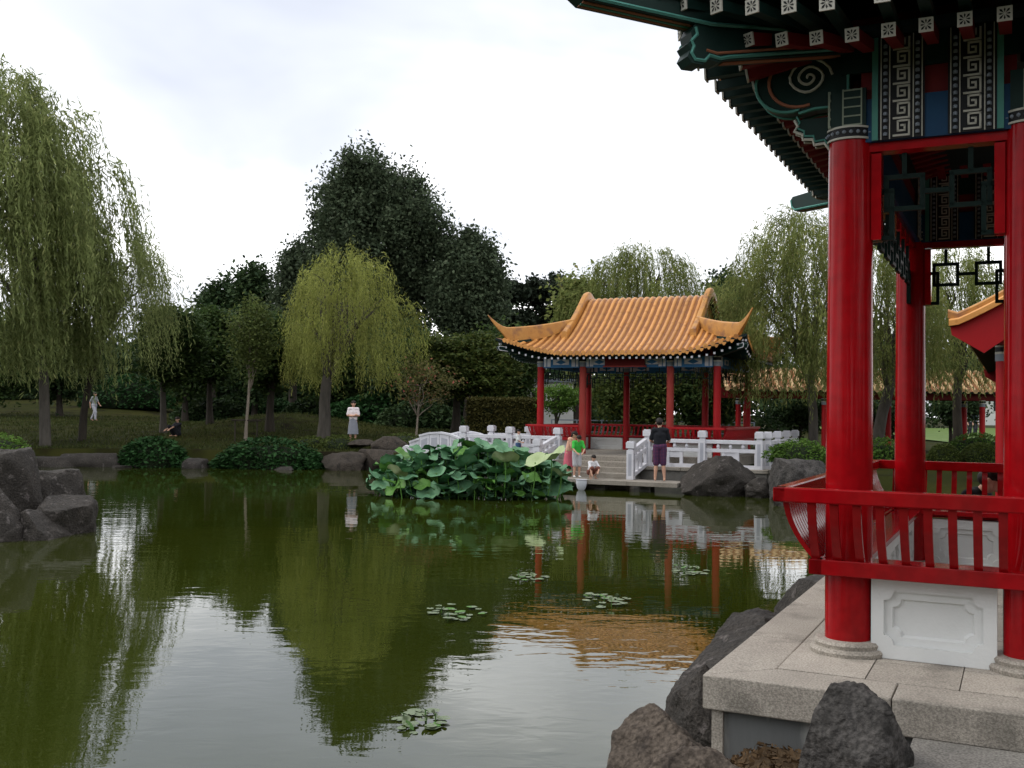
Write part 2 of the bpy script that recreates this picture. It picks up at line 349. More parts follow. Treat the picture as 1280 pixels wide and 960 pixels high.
# ------------------------------------------------------------------ roof of glazed tiles (shared by the pavilions), centred on the origin, z = 0 at the eave
def make_roof(par, A, B, ug, a, b, lift, pitch, z0, m_tile, m_pan, m_ridge, deck=.07, rr=.055, ridge_h=.26, horn=.5, c=(0, 0)):
    cl = 2.0
    def h(d): return a * d + b * d * d - (a + 2 * b * B) * max(0.0, d - (B - .5)) ** 2
    def zf(u, v, d):
        du, dv = A - abs(u), B - abs(v)
        k = max(0, 1 - du / cl) * max(0, 1 - dv / cl)
        return z0 + h(d) + lift * k ** 1.5
    def bow(u, v):                        # corners swing out a little in plan
        k = max(0, 1 - (A - abs(u)) / cl) * max(0, 1 - (B - abs(v)) / cl)
        s = 1 + .035 * k ** 1.5; return u * s + c[0], v * s + c[1]
    def P(u, v, d, dz=0):
        x, y = bow(u, v); return (x, y, zf(u, v, d) + dz)
    roof = empty('roof'); roof.parent = par
    pan = MB()
    def patch(us, dmaxf, fn, nt_=14):
        g_ = []
        for u in us:
            dm = dmaxf(u); g_.append([fn(u, dm * k / nt_) for k in range(nt_ + 1)])
        base = len(pan.v); n = nt_ + 1
        for rrow in g_: pan.v += rrow
        for i in range(len(us) - 1):
            for k in range(nt_):
                pan.f.append([base + i * n + k, base + (i + 1) * n + k, base + (i + 1) * n + k + 1, base + i * n + k + 1]); pan.m.append(0)
    for s in (-1, 1):
        patch(np.linspace(-ug, ug, 14), lambda u: B, lambda u, d: P(u, s * (B - d), d))
        for q in (-1, 1):
            patch(np.linspace(ug, A, 9), lambda u: A - u, lambda u, d: P(q * u, s * (B - d), d), 8)
            patch(np.linspace(0, B, 12), lambda v: min(A - ug, B - v), lambda v, d: P(q * (A - d), s * v, d), 8)
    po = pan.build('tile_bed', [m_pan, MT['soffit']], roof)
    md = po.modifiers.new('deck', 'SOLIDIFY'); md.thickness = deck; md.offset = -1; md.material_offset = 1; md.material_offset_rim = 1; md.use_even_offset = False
    # normals of the bed must look up, whatever the winding
    me = po.data; bm = bmesh.new(); bm.from_mesh(me)
    for f in bm.faces:
        f.normal_update()
        if f.normal.z < 0: f.normal_flip()
    bm.to_mesh(me); bm.free()
    def row(pts, side):
        r_ = MB(); n = 6; base = 0; np_ = len(pts)
        for i, (p, d) in enumerate(pts):
            rad = rr * (1.06 - .16 * ((d / .30) % 1.0))
            for k in range(n + 1):
                an = math.pi * k / n; off = rad * math.cos(an); up = rad * math.sin(an)
                r_.v.append((p[0] + off * side[0], p[1] + off * side[1], p[2] + up - .01))
        for i in range(np_ - 1):
            for k in range(n):
                r_.f.append([i * (n + 1) + k, i * (n + 1) + k + 1, (i + 1) * (n + 1) + k + 1, (i + 1) * (n + 1) + k]); r_.m.append(0)
        for i0 in (0, (np_ - 1) * (n + 1)):
            r_.f.append([i0 + k for k in range(n + 1)]); r_.m.append(0)
        # round end tile and the drip tile beside it
        p = pts[0][0]; nrm = Vector((side[1], -side[0], 0)); o_ = Vector((p[0], p[1], p[2])) - Vector((pts[1][0][0] - p[0], pts[1][0][1] - p[1], 0)).normalized() * .012
        sv = Vector((side[0], side[1], 0))
        r_.add([o_ + sv * (rr * 1.25 * math.cos(t)) + Vector((0, 0, rr * 1.25 * math.sin(t) + .012)) for t in np.linspace(0, 2 * math.pi, 11)[:-1]], [list(range(10))])
        w2 = pitch * .36; cpt = o_ + sv * (pitch / 2)
        r_.add([cpt - sv * w2 + Vector((0, 0, -.005)), cpt + sv * w2 + Vector((0, 0, -.005)), cpt + sv * w2 * .55 + Vector((0, 0, -.07)), cpt + Vector((0, 0, -.105)), cpt - sv * w2 * .55 + Vector((0, 0, -.07))], [(0, 1, 2, 3, 4)])
        r_.build('tile_row', m_tile, roof, smooth='all')
    nrow = int(2 * A / pitch)
    for s in (-1, 1):
        for i in range(nrow + 1):
            u = -A + .06 + (2 * A - .12) * i / nrow
            dm = B + .001 if abs(u) <= ug else A - abs(u)
            if dm < .12: continue
            m_ = max(3, int(dm / .10))
            row([(P(u, s * (B - dm * k / m_), dm * k / m_), dm * k / m_) for k in range(m_ + 1)], (1, 0))
    nrow = int(2 * B / pitch)
    for q in (-1, 1):
        for i in range(nrow + 1):
            v = -B + .06 + (2 * B - .12) * i / nrow
            dm = min(A - ug, B - abs(v))
            if dm < .12: continue
            m_ = max(3, int(dm / .10))
            row([(P(q * (A - dm * k / m_), v, dm * k / m_), dm * k / m_) for k in range(m_ + 1)], (0, 1))
    # gables, verge ridges, hip ridges with horns
    dg = A - ug
    for q in (-1, 1):
        gm = MB(); ue = q * (ug - .10); vs = np.linspace(-(B - dg), B - dg, 15)
        top = [P(ue, v, B - abs(v), -.03) for v in vs]; bot = [(p[0], p[1], z0 + h(dg) - .1) for p in top]
        gm.add(bot + top, [[i, i + 1, 15 + i + 1, 15 + i] for i in range(14)])
        gm.build('gable', m_ridge, roof)
        vm = MB(); pts = []; hs = []
        for v in np.linspace(-(B - dg * .62), B - dg * .62, 31):
            pts.append(P(q * ug, v, B - abs(v), -.02)); hs.append(ridge_h * (1 + .12 * max(0, 1 - abs(v) / .8)))
        vm.sweep(pts, ridge_h * .75, hs); vm.build('verge_ridge', m_ridge, roof, smooth=True)
        for s in (-1, 1):
            hm = MB(); pts = []; hs = []; ws = []; z_s = P(q * ug, s * (B - dg), dg)[2] + ridge_h * 1.05; z_c = P(q * A, s * B, 0)[2] + ridge_h * 1.15
            for k in range(29):
                t = k / 28; d = dg * 1.02 * (1 - t); p = P(q * (A - d), s * (B - d), d); x_ = 1 + .05 * max(0, (t - .84) / .16)
                up_ = horn * max(0, (t - .86) / .14) ** 1.6; top_ = z_s + (z_c - z_s) * t - .05 * math.sin(math.pi * t) + up_
                thick = 1 if t < .86 else 1 - .86 * (t - .86) / .14
                hgt = (top_ - p[2]) if t < .86 else max(.05, (ridge_h * 1.2) * thick)
                pts.append(((p[0] - c[0]) * x_ + c[0], (p[1] - c[1]) * x_ + c[1], top_ - hgt)); hs.append(hgt); ws.append(ridge_h * .5 * max(.25, thick))
            hm.sweep(pts, ws, hs); hm.build('hip_ridge', m_ridge, roof, smooth=True)
    return roof, P

def flower_tile(sz):                       # square rafter end, white with a dark eight-petal flower
    m = MB(); m.box((0, 0, 0), (sz, .012, sz)); m.mat(1)
    h_ = sz * .5
    for k in range(8):
        a0 = math.pi / 4 * k; r1 = h_ * (.80 if k % 2 == 0 else .98); r0 = h_ * .14; wd = .22
        ps = []
        for (r, dlt) in ((r0, 0), (r1 * .75, -wd), (r1, 0), (r1 * .75, wd)):
            ps.append((r * math.cos(a0 + dlt), -.0085, r * math.sin(a0 + dlt)))
        m.add(ps, [(0, 1, 2, 3)])
    return m
def meander(mb_, x0, wdt, zlo, zhi, y, unit, bar_):
    # Greek key running up a band, in raised bars
    u = unit / 6.0
    key = [(0, 0), (6, 0), (6, 5), (1.6, 5), (1.6, 1.6), (4.3, 1.6), (4.3, 3.4), (3.0, 3.4)]
    z = zlo + bar_
    while z < zhi - unit * .3:
        for (a0, b0), (a1, b1) in zip(key[:-1], key[1:]):
            z1 = min(z + max(b0, b1) * u, zhi); z0_ = z + min(b0, b1) * u
            if z0_ > zhi: continue
            xa, xb = x0 + min(a0, a1) * wdt / 6, x0 + max(a0, a1) * wdt / 6
            mb_.b2((xa - bar_ / 2, y, z0_ - bar_ / 2), (xb + bar_ / 2, y + .006, z1 + bar_ / 2))
        z += unit
def spiral_pts(cx, cz, r, turns, n=44):
    return [(cx + r * (1 - k / n) * math.cos(2 * math.pi * turns * k / n) * (1 + .12 * math.cos(8 * math.pi * turns * k / n * .5)), cz + r * (1 - k / n) * math.sin(2 * math.pi * turns * k / n)) for k in range(n)]

# ------------------------------------------------------------------ near pavilion (local x along its front, y away from the photographer)
NP = empty('pavilion', (2.03, 6.25, .7), math.radians(-26), 'large red-columned pavilion on a granite platform beside the rocks and flagstones', 'pavilion')
UB, UC, VD = .97, 2.6, 3.88                 # corner bay, middle bay, depth
UT = 2 * UB + UC; CH = 3.05; CR = .133
col_pts = [(u, v) for v in (0, VD) for u in (0, UB, UB + UC, UT)]
m = MB(); m.lathe([(CR * 1.02, .07), (CR * 1.02, .9), (CR, 1.6), (CR * .96, CH)], 40); col_me = m.mesh('column', MT['red'], True)
m = MB(); m.lathe([(.215, .0), (.220, .022), (.21, .038), (.19, .042), (.197, .064), (.185, .080), (.14, .084)], 40); base_me = m.mesh('column_base', MT['stone'], True)
m = MB(); m.lathe([(CR * 1.0, 0), (CR * 1.04, .004), (CR * 1.04, .07)], 40); m.mat(1).lathe([(CR * 1.055, .0), (CR * 1.055, .012)], 40); m.lathe([(CR * 1.055, .066), (CR * 1.055, .078)], 40)
m.mat(2)
for k in range(22):
    a_ = 2 * math.pi * k / 22; m.lathe([(.001, -.012), (.010, -.006), (.012, 0), (.010, .006), (.001, .012)], 6, (CR * 1.05 * math.cos(a_), CR * 1.05 * math.sin(a_), .04), False)
cap_me = m.mesh('capital_ring', [MT['black'], MT['cream'], MT['greyblue']], True)
for (u, v) in col_pts:
    c_ = link('column', col_me, NP, (u, v, 0))
    link('column_base', base_me, c_); link('capital_ring', cap_me, c_, (0, 0, CH))

# platform: edge stones, floor slabs, riser
FE, SE = .965, .62                          # how far the platform reaches past the columns (front, sides)
x0, x1, y0, y1 = -SE, UT + SE, -FE, VD + .9
ST, SW = .185, .33
def stone_strip(p, q, wdt, n, inward, mit0, mit1, name='edge_stone'):
    p, q = Vector(p), Vector(q); d = (q - p) / n; dn = d.normalized(); inw = Vector(inward)
    for i in range(n):
        a0, a1 = p + d * i, p + d * (i + 1)
        b0, b1 = a0 + inw * wdt + (dn * wdt if (i == 0 and mit0) else Vector((0, 0))), a1 + inw * wdt - (dn * wdt if (i == n - 1 and mit1) else Vector((0, 0)))
        g_ = .003; a0 = a0 + dn * g_; a1 = a1 - dn * g_; b0 = b0 + dn * g_ - inw * g_; b1 = b1 - dn * g_ - inw * g_
        dz = random.uniform(-.003, .003); mb_ = MB(); ring = [a0, a1, b1, b0]
        mb_.add([(r.x, r.y, -ST) for r in ring] + [(r.x, r.y, dz) for r in ring], [(3, 2, 1, 0), (4, 5, 6, 7), (0, 1, 5, 4), (1, 2, 6, 5), (2, 3, 7, 6), (3, 0, 4, 7)])
        mb_.build(name, MT['stone'], NP, bevel=.008)
stone_strip((x0, y0), (x1, y0), SW, 6, (0, 1), True, True)
stone_strip((x0, y1), (x0, y0), SW, 5, (1, 0), True, True)
stone_strip((x1, y0), (x1, y1), SW, 5, (-1, 0), True, True)
stone_strip((x1, y1), (x0, y1), SW, 6, (0, -1), True, True)
nxs, nys = 11, 11
for i in range(nxs):
    for j in range(nys):
        xa = x0 + SW + (x1 - x0 - 2 * SW) * i / nxs; xb = x0 + SW + (x1 - x0 - 2 * SW) * (i + 1) / nxs
        ya = y0 + SW + (y1 - y0 - 2 * SW) * j / nys; yb = y0 + SW + (y1 - y0 - 2 * SW) * (j + 1) / nys
        dz = random.uniform(-.003, .002)
        MB().b2((xa + .003, ya + .003, -.06), (xb - .003, yb - .003, dz)).build('floor_slab', MT['stone'], NP)
MB().b2((x0 + .06, y0 + .06, -.95), (x1 - .06, y1 - .06, -ST - .001)).build('plinth_wall', MT['riser'], NP)
MB().b2((x0 + .012, y0 + .012, -ST + .0), (x1 - .012, y1 - .012, -.075)).build('joint_bed', MT['soil'], NP)
for (x, y) in ((x0 + .045, y0 + .045), (x0 + .045, y1 - .045)):
    MB().b2((x, y - .015, -.95), (x + .06, y + .055, -ST - .002)).build('corner_pier', MT['stone'], NP)

# low white walls with moulded panels under the benches
def low_wall(p, q, out_, hgt, par=NP, relief=True, thick=.10, mat_w=None, two=False):
    p, q = Vector(p), Vector(q); L = (q - p).length; d = (q - p).normalized(); o_ = Vector(out_)
    fn = lambda a_, z_, dep: tuple((p.x + d.x * a_ + o_.x * dep, p.y + d.y * a_ + o_.y * dep, z_))
    wmb = MB(); T = thick / 2
    def frame(xa, xb, za, zb, nq):
        pts = []
        for (cx, cz, a0) in ((xa, za, 90), (xb, za, 180), (xb, zb, 270), (xa, zb, 0)):
            k = list(range(4))
            for j in k:
                an = math.radians(a0 - 90 * j / 3.0) if True else 0
                pts.append((cx + nq * math.cos(an), cz + nq * math.sin(an)))
        return pts
    if not relief:
        wmb.prism([(0, 0), (L, 0), (L, hgt), (0, hgt)], fn, -T, T); return wmb.build('low_wall', mat_w or MT['white_wall'], par)
    sides = (1, -1)
    mx_, mz = L * .105, hgt * .17
    # each face: sunk moulded frame, sunk field
    R0 = frame(mx_, L - mx_, mz, hgt - mz, .055); R1 = frame(mx_ + .045, L - mx_ - .045, mz + .045, hgt - mz - .045, .050)
    R2 = frame(mx_ + .055, L - mx_ - .055, mz + .055, hgt - mz - .055, .050)
    n = len(R0)
    for sgn in sides:
        lay = [[(0, 0), (L, 0), (L, hgt), (0, hgt)]]
        D0, D1, D2 = sgn * T, sgn * (T - .026), sgn * (T - .048)
        bco = [fn(a_, z_, D0) for a_, z_ in lay[0]]
        r0 = [fn(a_, z_, D0) for a_, z_ in R0]; r0b = [fn(a_, z_, D1) for a_, z_ in R0]; r1 = [fn(a_, z_, D1) for a_, z_ in R1]; r1b = [fn(a_, z_, D2) for a_, z_ in R2]
        b0 = len(wmb.v); wmb.v += bco + r0 + r0b + r1 + r1b
        q4 = n // 4
        for k in range(4):
            idx = [b0 + 4 + (k * q4 + j) for j in range(q4)]
            wmb.f.append([b0 + k] + idx[::-1] if False else [b0 + k] + idx); wmb.m.append(0)
            wmb.f.append([b0 + k, b0 + 4 + k * q4 + q4 - 1, b0 + 4 + ((k + 1) % 4) * q4, b0 + (k + 1) % 4]); wmb.m.append(0)
        for (s0, s1) in ((4, 4 + n), (4 + n, 4 + 2 * n), (4 + 2 * n, 4 + 3 * n)):
            for j in range(n):
                wmb.f.append([b0 + s0 + j, b0 + s0 + (j + 1) % n, b0 + s1 + (j + 1) % n, b0 + s1 + j]); wmb.m.append(0)
        wmb.f.append([b0 + 4 + 3 * n + j for j in range(n)]); wmb.m.append(0)
    # rim
    cs = [(0, 0), (L, 0), (L, hgt), (0, hgt)]
    for k in range(4):
        (a0, z0_), (a1, z1_) = cs[k], cs[(k + 1) % 4]
        wmb.add([fn(a0, z0_, -T), fn(a1, z1_, -T), fn(a1, z1_, T), fn(a0, z0_, T)], [(0, 1, 2, 3)])
    return wmb.build('low_wall', mat_w or MT['white_wall'], par)
SH = .47                                    # underside of the seat beam
low_wall((CR + .005, -.03), (UB - CR - .03, -.03), (0, -1), SH)
low_wall((UB + UC + CR + .03, -.03), (UT - CR - .005, -.03), (0, -1), SH)
for k in range(3):
    w0 = CR + .02 + (VD - 2 * CR - .04) * k / 3; w1 = CR + .02 + (VD - 2 * CR - .04) * (k + 1) / 3
    low_wall((-.0, w1 - .012), (-.0, w0 + .012), (-1, 0), SH)
    low_wall((UT, w0 + .012), (UT, w1 - .012), (1, 0), SH)
low_wall((UB - CR - .01, VD), (CR + .01, VD), (0, 1), SH)
low_wall((UT - CR - .01, VD), (UB + UC + CR + .01, VD), (0, 1), SH)
for k in range(2):
    low_wall((UB + CR + .01 + (UC - 2 * CR - .02) * (k + 1) / 2 - .01, VD), (UB + CR + .01 + (UC - 2 * CR - .02) * k / 2 + .01, VD), (0, 1), SH)

def bench_run(p, q, out_, ext0, ext1, par, mat_, seat=True, SB=.20, RB=.375, zs=.47, zr=.90, step=.125, rail=(.075, .085), nseg=7, wsl=.046, dep=.034, seat_in=.22):
    # goose-neck bench: seat beam, back rail leaning outward, curved balusters
    p, q = Vector((*p, 0)), Vector((*q, 0)); d = (q - p).normalized(); o_ = Vector((*out_, 0)); L = (q - p).length
    Z = Vector((0, 0, 1))
    a0, a1 = p - d * (SB if ext0 else 0), q + d * (SB if ext1 else 0)
    mb_ = MB(); mb_.bar(a0 + o_ * (SB - .04) + Z * (zs + .045), a1 + o_ * (SB - .04) + Z * (zs + .045), .08, .09); mb_.build('seat_beam', mat_, par, bevel=.006)
    if seat:
        mb_ = MB(); i0, i1 = p - d * (.1 if ext0 else 0), q + d * (.1 if ext1 else 0)
        mb_.bar(i0 + o_ * (SB - .082 - seat_in / 2) + Z * (zs + .06), i1 + o_ * (SB - .082 - seat_in / 2) + Z * (zs + .06), seat_in, .04); mb_.build('seat', mat_, par, bevel=.004)
    r0, r1 = p - d * (RB if ext0 else 0), q + d * (RB if ext1 else 0)
    mb_ = MB(); mb_.bar(r0 + o_ * (RB - rail[0] / 2) + Z * (zr + rail[1] / 2), r1 + o_ * (RB - rail[0] / 2) + Z * (zr + rail[1] / 2), rail[0], rail[1]); mb_.build('handrail', mat_, par, bevel=.008)
    pm = MB(); rows_ = []
    for k in range(nseg + 1):
        t = k / nseg; off = (SB - .05) + (RB - SB + .012) * (.15 * t + .85 * t ** .55 - .10 * math.sin(math.pi * t) * 0) ; off = (SB - .045) + (RB - SB + .01) * (1.9 * t - .9 * t * t) * 1.0
        z_ = zs + .08 + (zr - zs - .06) * t; rows_.append((off, z_))
    vs = []
    for (off, z_) in rows_:
        for (sx, sy) in ((-1, -1), (1, -1), (1, 1), (-1, 1)):
            vs.append((sx * wsl / 2, off + sy * dep / 2, z_))
    fs = [(0, 1, 2, 3)] + [[4 * i + k, 4 * i + (k + 1) % 4, 4 * i + 4 + (k + 1) % 4, 4 * i + 4 + k] for i in range(nseg) for k in range(4)] + [[4 * nseg + k for k in range(4)]]
    pm.add(vs, fs); me_ = pm.mesh('baluster', mat_, True)
    rz = math.atan2(-o_.x, o_.y)
    s0, s1 = (-.16 if ext0 else .02), L + (.16 if ext1 else -.02); n_ = max(2, int(round((s1 - s0) / step)))
    for k in range(n_ + 1):
        s_ = s0 + (s1 - s0) * k / n_; pt = p + d * s_
        link('baluster', me_, par, pt, (0, 0, rz))
bench_run((0, 0), (UB + .14, 0), (0, -1), True, False, NP, MT['red'])
bench_run((UB + UC - .14, 0), (UT, 0), (0, -1), False, True, NP, MT['red'])
bench_run((0, VD), (0, 0), (-1, 0), True, True, NP, MT['red'], step=.07, wsl=.052)
bench_run((UT, 0), (UT, VD), (1, 0), True, True, NP, MT['red'], step=.07, wsl=.052)
bench_run((UT, VD), (0, VD), (0, 1), True, True, NP, MT['red'], step=.13)

# lintels with painted bands
def lintel(p, q, out_, par=NP, fancy=True):
    p, q = Vector(p), Vector(q); L = (q - p).length; d = (q - p).normalized(); rz = math.atan2(d.y, d.x)
    e_ = empty('lintel', (p.x, p.y, 0), rz); e_.parent = par
    hb = .085
    MB().b2((CR * .7, -.055, CH - .075), (L - CR * .7, .055, CH - .022)).build('lintel_board', MT['red'], e_)
    MB().b2((CR * .5, -hb, CH - .021), (L - CR * .5, hb, CH + .235)).build('lower_beam', MT['blue'], e_)
    MB().b2((CR * .5, -hb * .8, CH + .236), (L - CR * .5, hb * .8, CH + .40)).build('middle_panel', MT['red_dark'], e_)
    MB().b2((-.05, -hb, CH + .401), (L + .05, hb, CH + .60)).build('upper_beam', MT['green'], e_)
    if fancy:
        ends = ((CR + .035, 1), (L - CR - .035, -1))
        for (xs, sg) in ends:
            for face in (-1, 1):
                yb = face * (hb + .004)
                W = .255; xa = xs if sg > 0 else xs - W
                z0_, z1_ = CH - .018, CH + .592
                b_ = MB(); b_.b2((xa, min(yb, yb + face * .006), z0_), (xa + W, max(yb, yb + face * .006), z1_))
                b_.mat(1); yf = yb + face * .0062
                def strip(xA, xB, mi):
                    b_.mat(mi); b_.b2((xA, min(yf, yf + face * .006), z0_), (xB, max(yf, yf + face * .006), z1_))
                te = xa - .036 if sg > 0 else xa + W + .002
                b_.mat(1); b_.b2((te, min(yb, yb + face * .012), z0_), (te + .034, max(yb, yb + face * .012), z1_))
                for xx in (.012, .060, .190, .238): strip(xa + xx, xa + xx + .006, 2)
                b_.mat(2); meander(b_, xa + .086, .084, z0_ + .006, z1_ - .02, yf if face > 0 else yf - .006, .102, .011)
                b_.mat(3)
                for xx in (.039, .216):
                    zz = z0_ + .03
                    while zz < z1_ - .02:
                        b_.lathe([(.0115, -.009), (.0125, 0), (.0115, .009), (.002, .013)], 6, (xa + xx, yf + face * .004, zz), True); zz += .040
                b_.build('painted_band', [MT['black'], MT['teal'], MT['cream'], MT['greyblue']], e_)
    return e_
fr = [0, UB, UB + UC, UT]
for k in range(3):
    lintel((fr[k], 0), (fr[k + 1], 0), (0, -1)); lintel((fr[k], VD), (fr[k + 1], VD), (0, 1))
lintel((0, 0), (0, VD), (-1, 0)); lintel((UT, 0), (UT, VD), (1, 0))

# hanging fretwork below the lintels
def fret(p, q, par=NP, zt=CH - .086, mat_=None, big=True):
    p, q = Vector(p), Vector(q); L = (q - p).length; d = (q - p).normalized(); e_ = MB(); wd = .028
    def bar_(x0_, z0_, x1_, z1_):
        A_ = p + d * x0_; B_ = p + d * x1_
        e_.bar((A_.x, A_.y, zt - z0_), (B_.x, B_.y, zt - z1_), wd * 1.0, wd) if abs(z0_ - z1_) < 1e-6 else e_.box(((A_.x + B_.x) / 2, (A_.y + B_.y) / 2, zt - (z0_ + z1_) / 2), (wd, wd, abs(z1_ - z0_)))
    def rect(xa, xb, za, zb):
        bar_(xa - wd / 2, za, xb + wd / 2, za); bar_(xa - wd / 2, zb, xb + wd / 2, zb); bar_(xa, za, xa, zb); bar_(xb, za, xb, zb)
    a0 = CR * .95; n = max(2, int(round((L - 2 * a0) / .42))); st = (L - 2 * a0) / n
    rect(a0 + .02, a0 + .11, .22, .50); rect(L - a0 - .11, L - a0 - .02, .22, .50)
    for k in range(n):
        cx = a0 + st * (k + .5); rect(cx - .10, cx + .10, .14, .33); bar_(cx, 0, cx, .14)
        if k < n - 1: bar_(cx + .10, .235, cx + st - .10, .235)
    bar_(a0 + .02, .22, a0 + st * .5 - .10, .22); bar_(L - a0 - st * .5 + .10, .22, L - a0 - .02, .22)
    e_.build('hanging_fretwork', MT['fret'], par)
for k in range(3):
    fret((fr[k], 0), (fr[k + 1], 0)); fret((fr[k], VD), (fr[k + 1], VD))
fret((0, 0), (0, VD)); fret((UT, 0), (UT, VD))
for v in (0, VD):                           # short red boards that carry the fretwork beside each column
    for k in range(3):
        for xx in (fr[k] + CR + .02, fr[k + 1] - CR - .02):
            MB().b2((xx - .028, v - .055, CH - .60), (xx + .028, v + .055, CH - .086)).build('fret_post', MT['red'], NP)

# beam heads over the corner columns: cloud scroll, stacked block and leaf bracket
def beam_head(loc, rz, scroll=True):
    e_ = empty('beam_head', (loc[0], loc[1], 0), rz); e_.parent = NP      # pointing along local -x
    fnx = lambda a_, z_, dep: (a_, dep, z_)
    outl = []
    for an in np.linspace(0, 1, 20):
        t = math.pi * (.42 + 1.18 * an); outl.append((-.36 + .21 * math.cos(t) * 1.0, CH + .40 + .185 * math.sin(t)))
    outl += [(-.30, CH + .20), (-.2, CH + .22), (.0, CH + .22), (.0, CH + .50), (-.12, CH + .51), (-.25, CH + .54)]
    b_ = MB()
    if scroll: b_.prism(outl, fnx, -.07, .07)
    b_.mat(1)
    for face in ((-1, 1) if scroll else ()):
        rim = [(x, z) for x, z in outl[:24]]
        b_.mat(1); b_.tube([(x * .97 - .008, face * .071, z * .995 + .016) for x, z in rim], .011, 5)
        b_.mat(2); b_.tube([(-.29 + .19 * math.cos(t), face * .071, CH + .405 + .165 * math.sin(t)) for t in np.linspace(math.pi * .55, math.pi * 1.6, 16)], .012, 5)
        b_.mat(3); b_.tube([(x, face * .072, z) for x, z in spiral_pts(-.24, CH + .415, .125, 2.6)], .0085, 5)
    if scroll: b_.build('cloud_scroll', [MT['green'], MT['teal'], MT['coral'], MT['cream']], e_)
    b_ = MB(); b_.b2((-.115, -.10, CH + .079), (.02, .10, CH + .30)); b_.mat(1)
    for face in (-1, 1):
        yb = face * .1005
        for zz in ((.084, .135, .19, .245, .292) if scroll else ()):
            b_.b2((-.117, min(yb, yb + face * .006), CH + zz - .007), (.022, max(yb, yb + face * .006), CH + zz + .007))
        for xx in ((-.112, .016) if scroll else ()): b_.b2((xx - .006, min(yb, yb + face * .0068), CH + .079), (xx + .006, max(yb, yb + face * .0068), CH + .30))
    for zz in (.085, .138, .192, .246, .293): b_.b2((-.120, -.075, CH + zz - .004), (-.1155, .03, CH + zz + .004))
    for yy in (-.075, .03): b_.b2((-.1206, yy - .004, CH + .079), (-.1155, yy + .004, CH + .30))
    b_.build('block_stack', [MT['green'], MT['trim']], e_)
    lf = [(-.05, CH + .17), (-.33, CH + .17), (-.31, CH + .13), (-.33, CH + .10), (-.28, CH + .075), (-.28, CH + .045), (-.22, CH + .04), (-.21, CH + .005), (-.15, CH + .01), (-.12, CH - .03), (-.05, CH - .025)]
    b_ = MB(); b_.prism(lf, fnx, -.035, .035); b_.mat(1)
    for face in (-1, 1): b_.tube([(x, face * .036, z) for x, z in lf[1:]], .010, 5)
    for face in (-1, 1): b_.mat(2); b_.tube([(x * .93 - .01, face * .036, z + .022) for x, z in lf[1:]], .007, 5)
    if scroll: b_.build('leaf_bracket', [MT['green'], MT['cream'], MT['teal']], e_)
for (u, v, rz) in ((0, 0, 0), (0, VD, 0), (UT, 0, math.pi), (UT, VD, math.pi)): beam_head((u, v), rz)
for u in (0, UB, UB + UC, UT):
    beam_head((u, 0), math.pi / 2, False); beam_head((u, VD), -math.pi / 2, False)

# eaves: two tiers of rafters, hip beams, roof
EZ = 3.50; OV = .92
CX, CY = UT / 2, VD / 2
raf = MB(); raf.b2((-.032, 0, -.035), (.032, 1.35, .035)); raf_me = raf.mesh('rafter', MT['red_dark'])
fly = MB(); fly.b2((-.03, 0, -.03), (.03, .85, .03)); fly_me = fly.mesh('flying_rafter', MT['green'])
end_me = flower_tile(.074).mesh('rafter_end', [MT['cream'], MT['black']]); end2_me = flower_tile(.080).mesh('rafter_end', [MT['cream'], MT['black']])
def rafters(A_, rz, half, center):
    # rafters of one side; half = half length between the corner columns; fan out towards the hips
    tot = half + .86; n = int(2 * tot / .185)
    R2 = Matrix.Rotation(rz, 3, 'Z')
    for i in range(n + 1):
        s = -tot + 2 * tot * i / n; over = max(0, abs(s) - (half - .15)); fan = math.copysign(min(.70, over * .75), s)
        lift_ = .17 * (over / 1.0) ** 1.6
        if abs(s) < half + .55:
            pos = R2 @ Vector((s, -(A_ + .60), 0)); o = link('rafter', raf_me, NP, (center[0] + pos.x, center[1] + pos.y, EZ + .0 + lift_ * .7), (math.radians(11), 0, rz + fan))
            link('rafter_end', end_me, o, (0, -.007, 0))
        pos = R2 @ Vector((s * (1 + .04 * (over > 0)), -(A_ + OV - .03), 0)); o = link('flying_rafter', fly_me, NP, (center[0] + pos.x, center[1] + pos.y, EZ + .085 + lift_), (math.radians(3), 0, rz + fan))
        link('rafter_end', end2_me, o, (0, -.007, 0))
rafters(VD / 2, 0, UT / 2, (CX, CY)); rafters(VD / 2, math.pi, UT / 2, (CX, CY))
rafters(UT / 2, -math.pi / 2, VD / 2, (CX, CY)); rafters(UT / 2, math.pi / 2, VD / 2, (CX, CY))
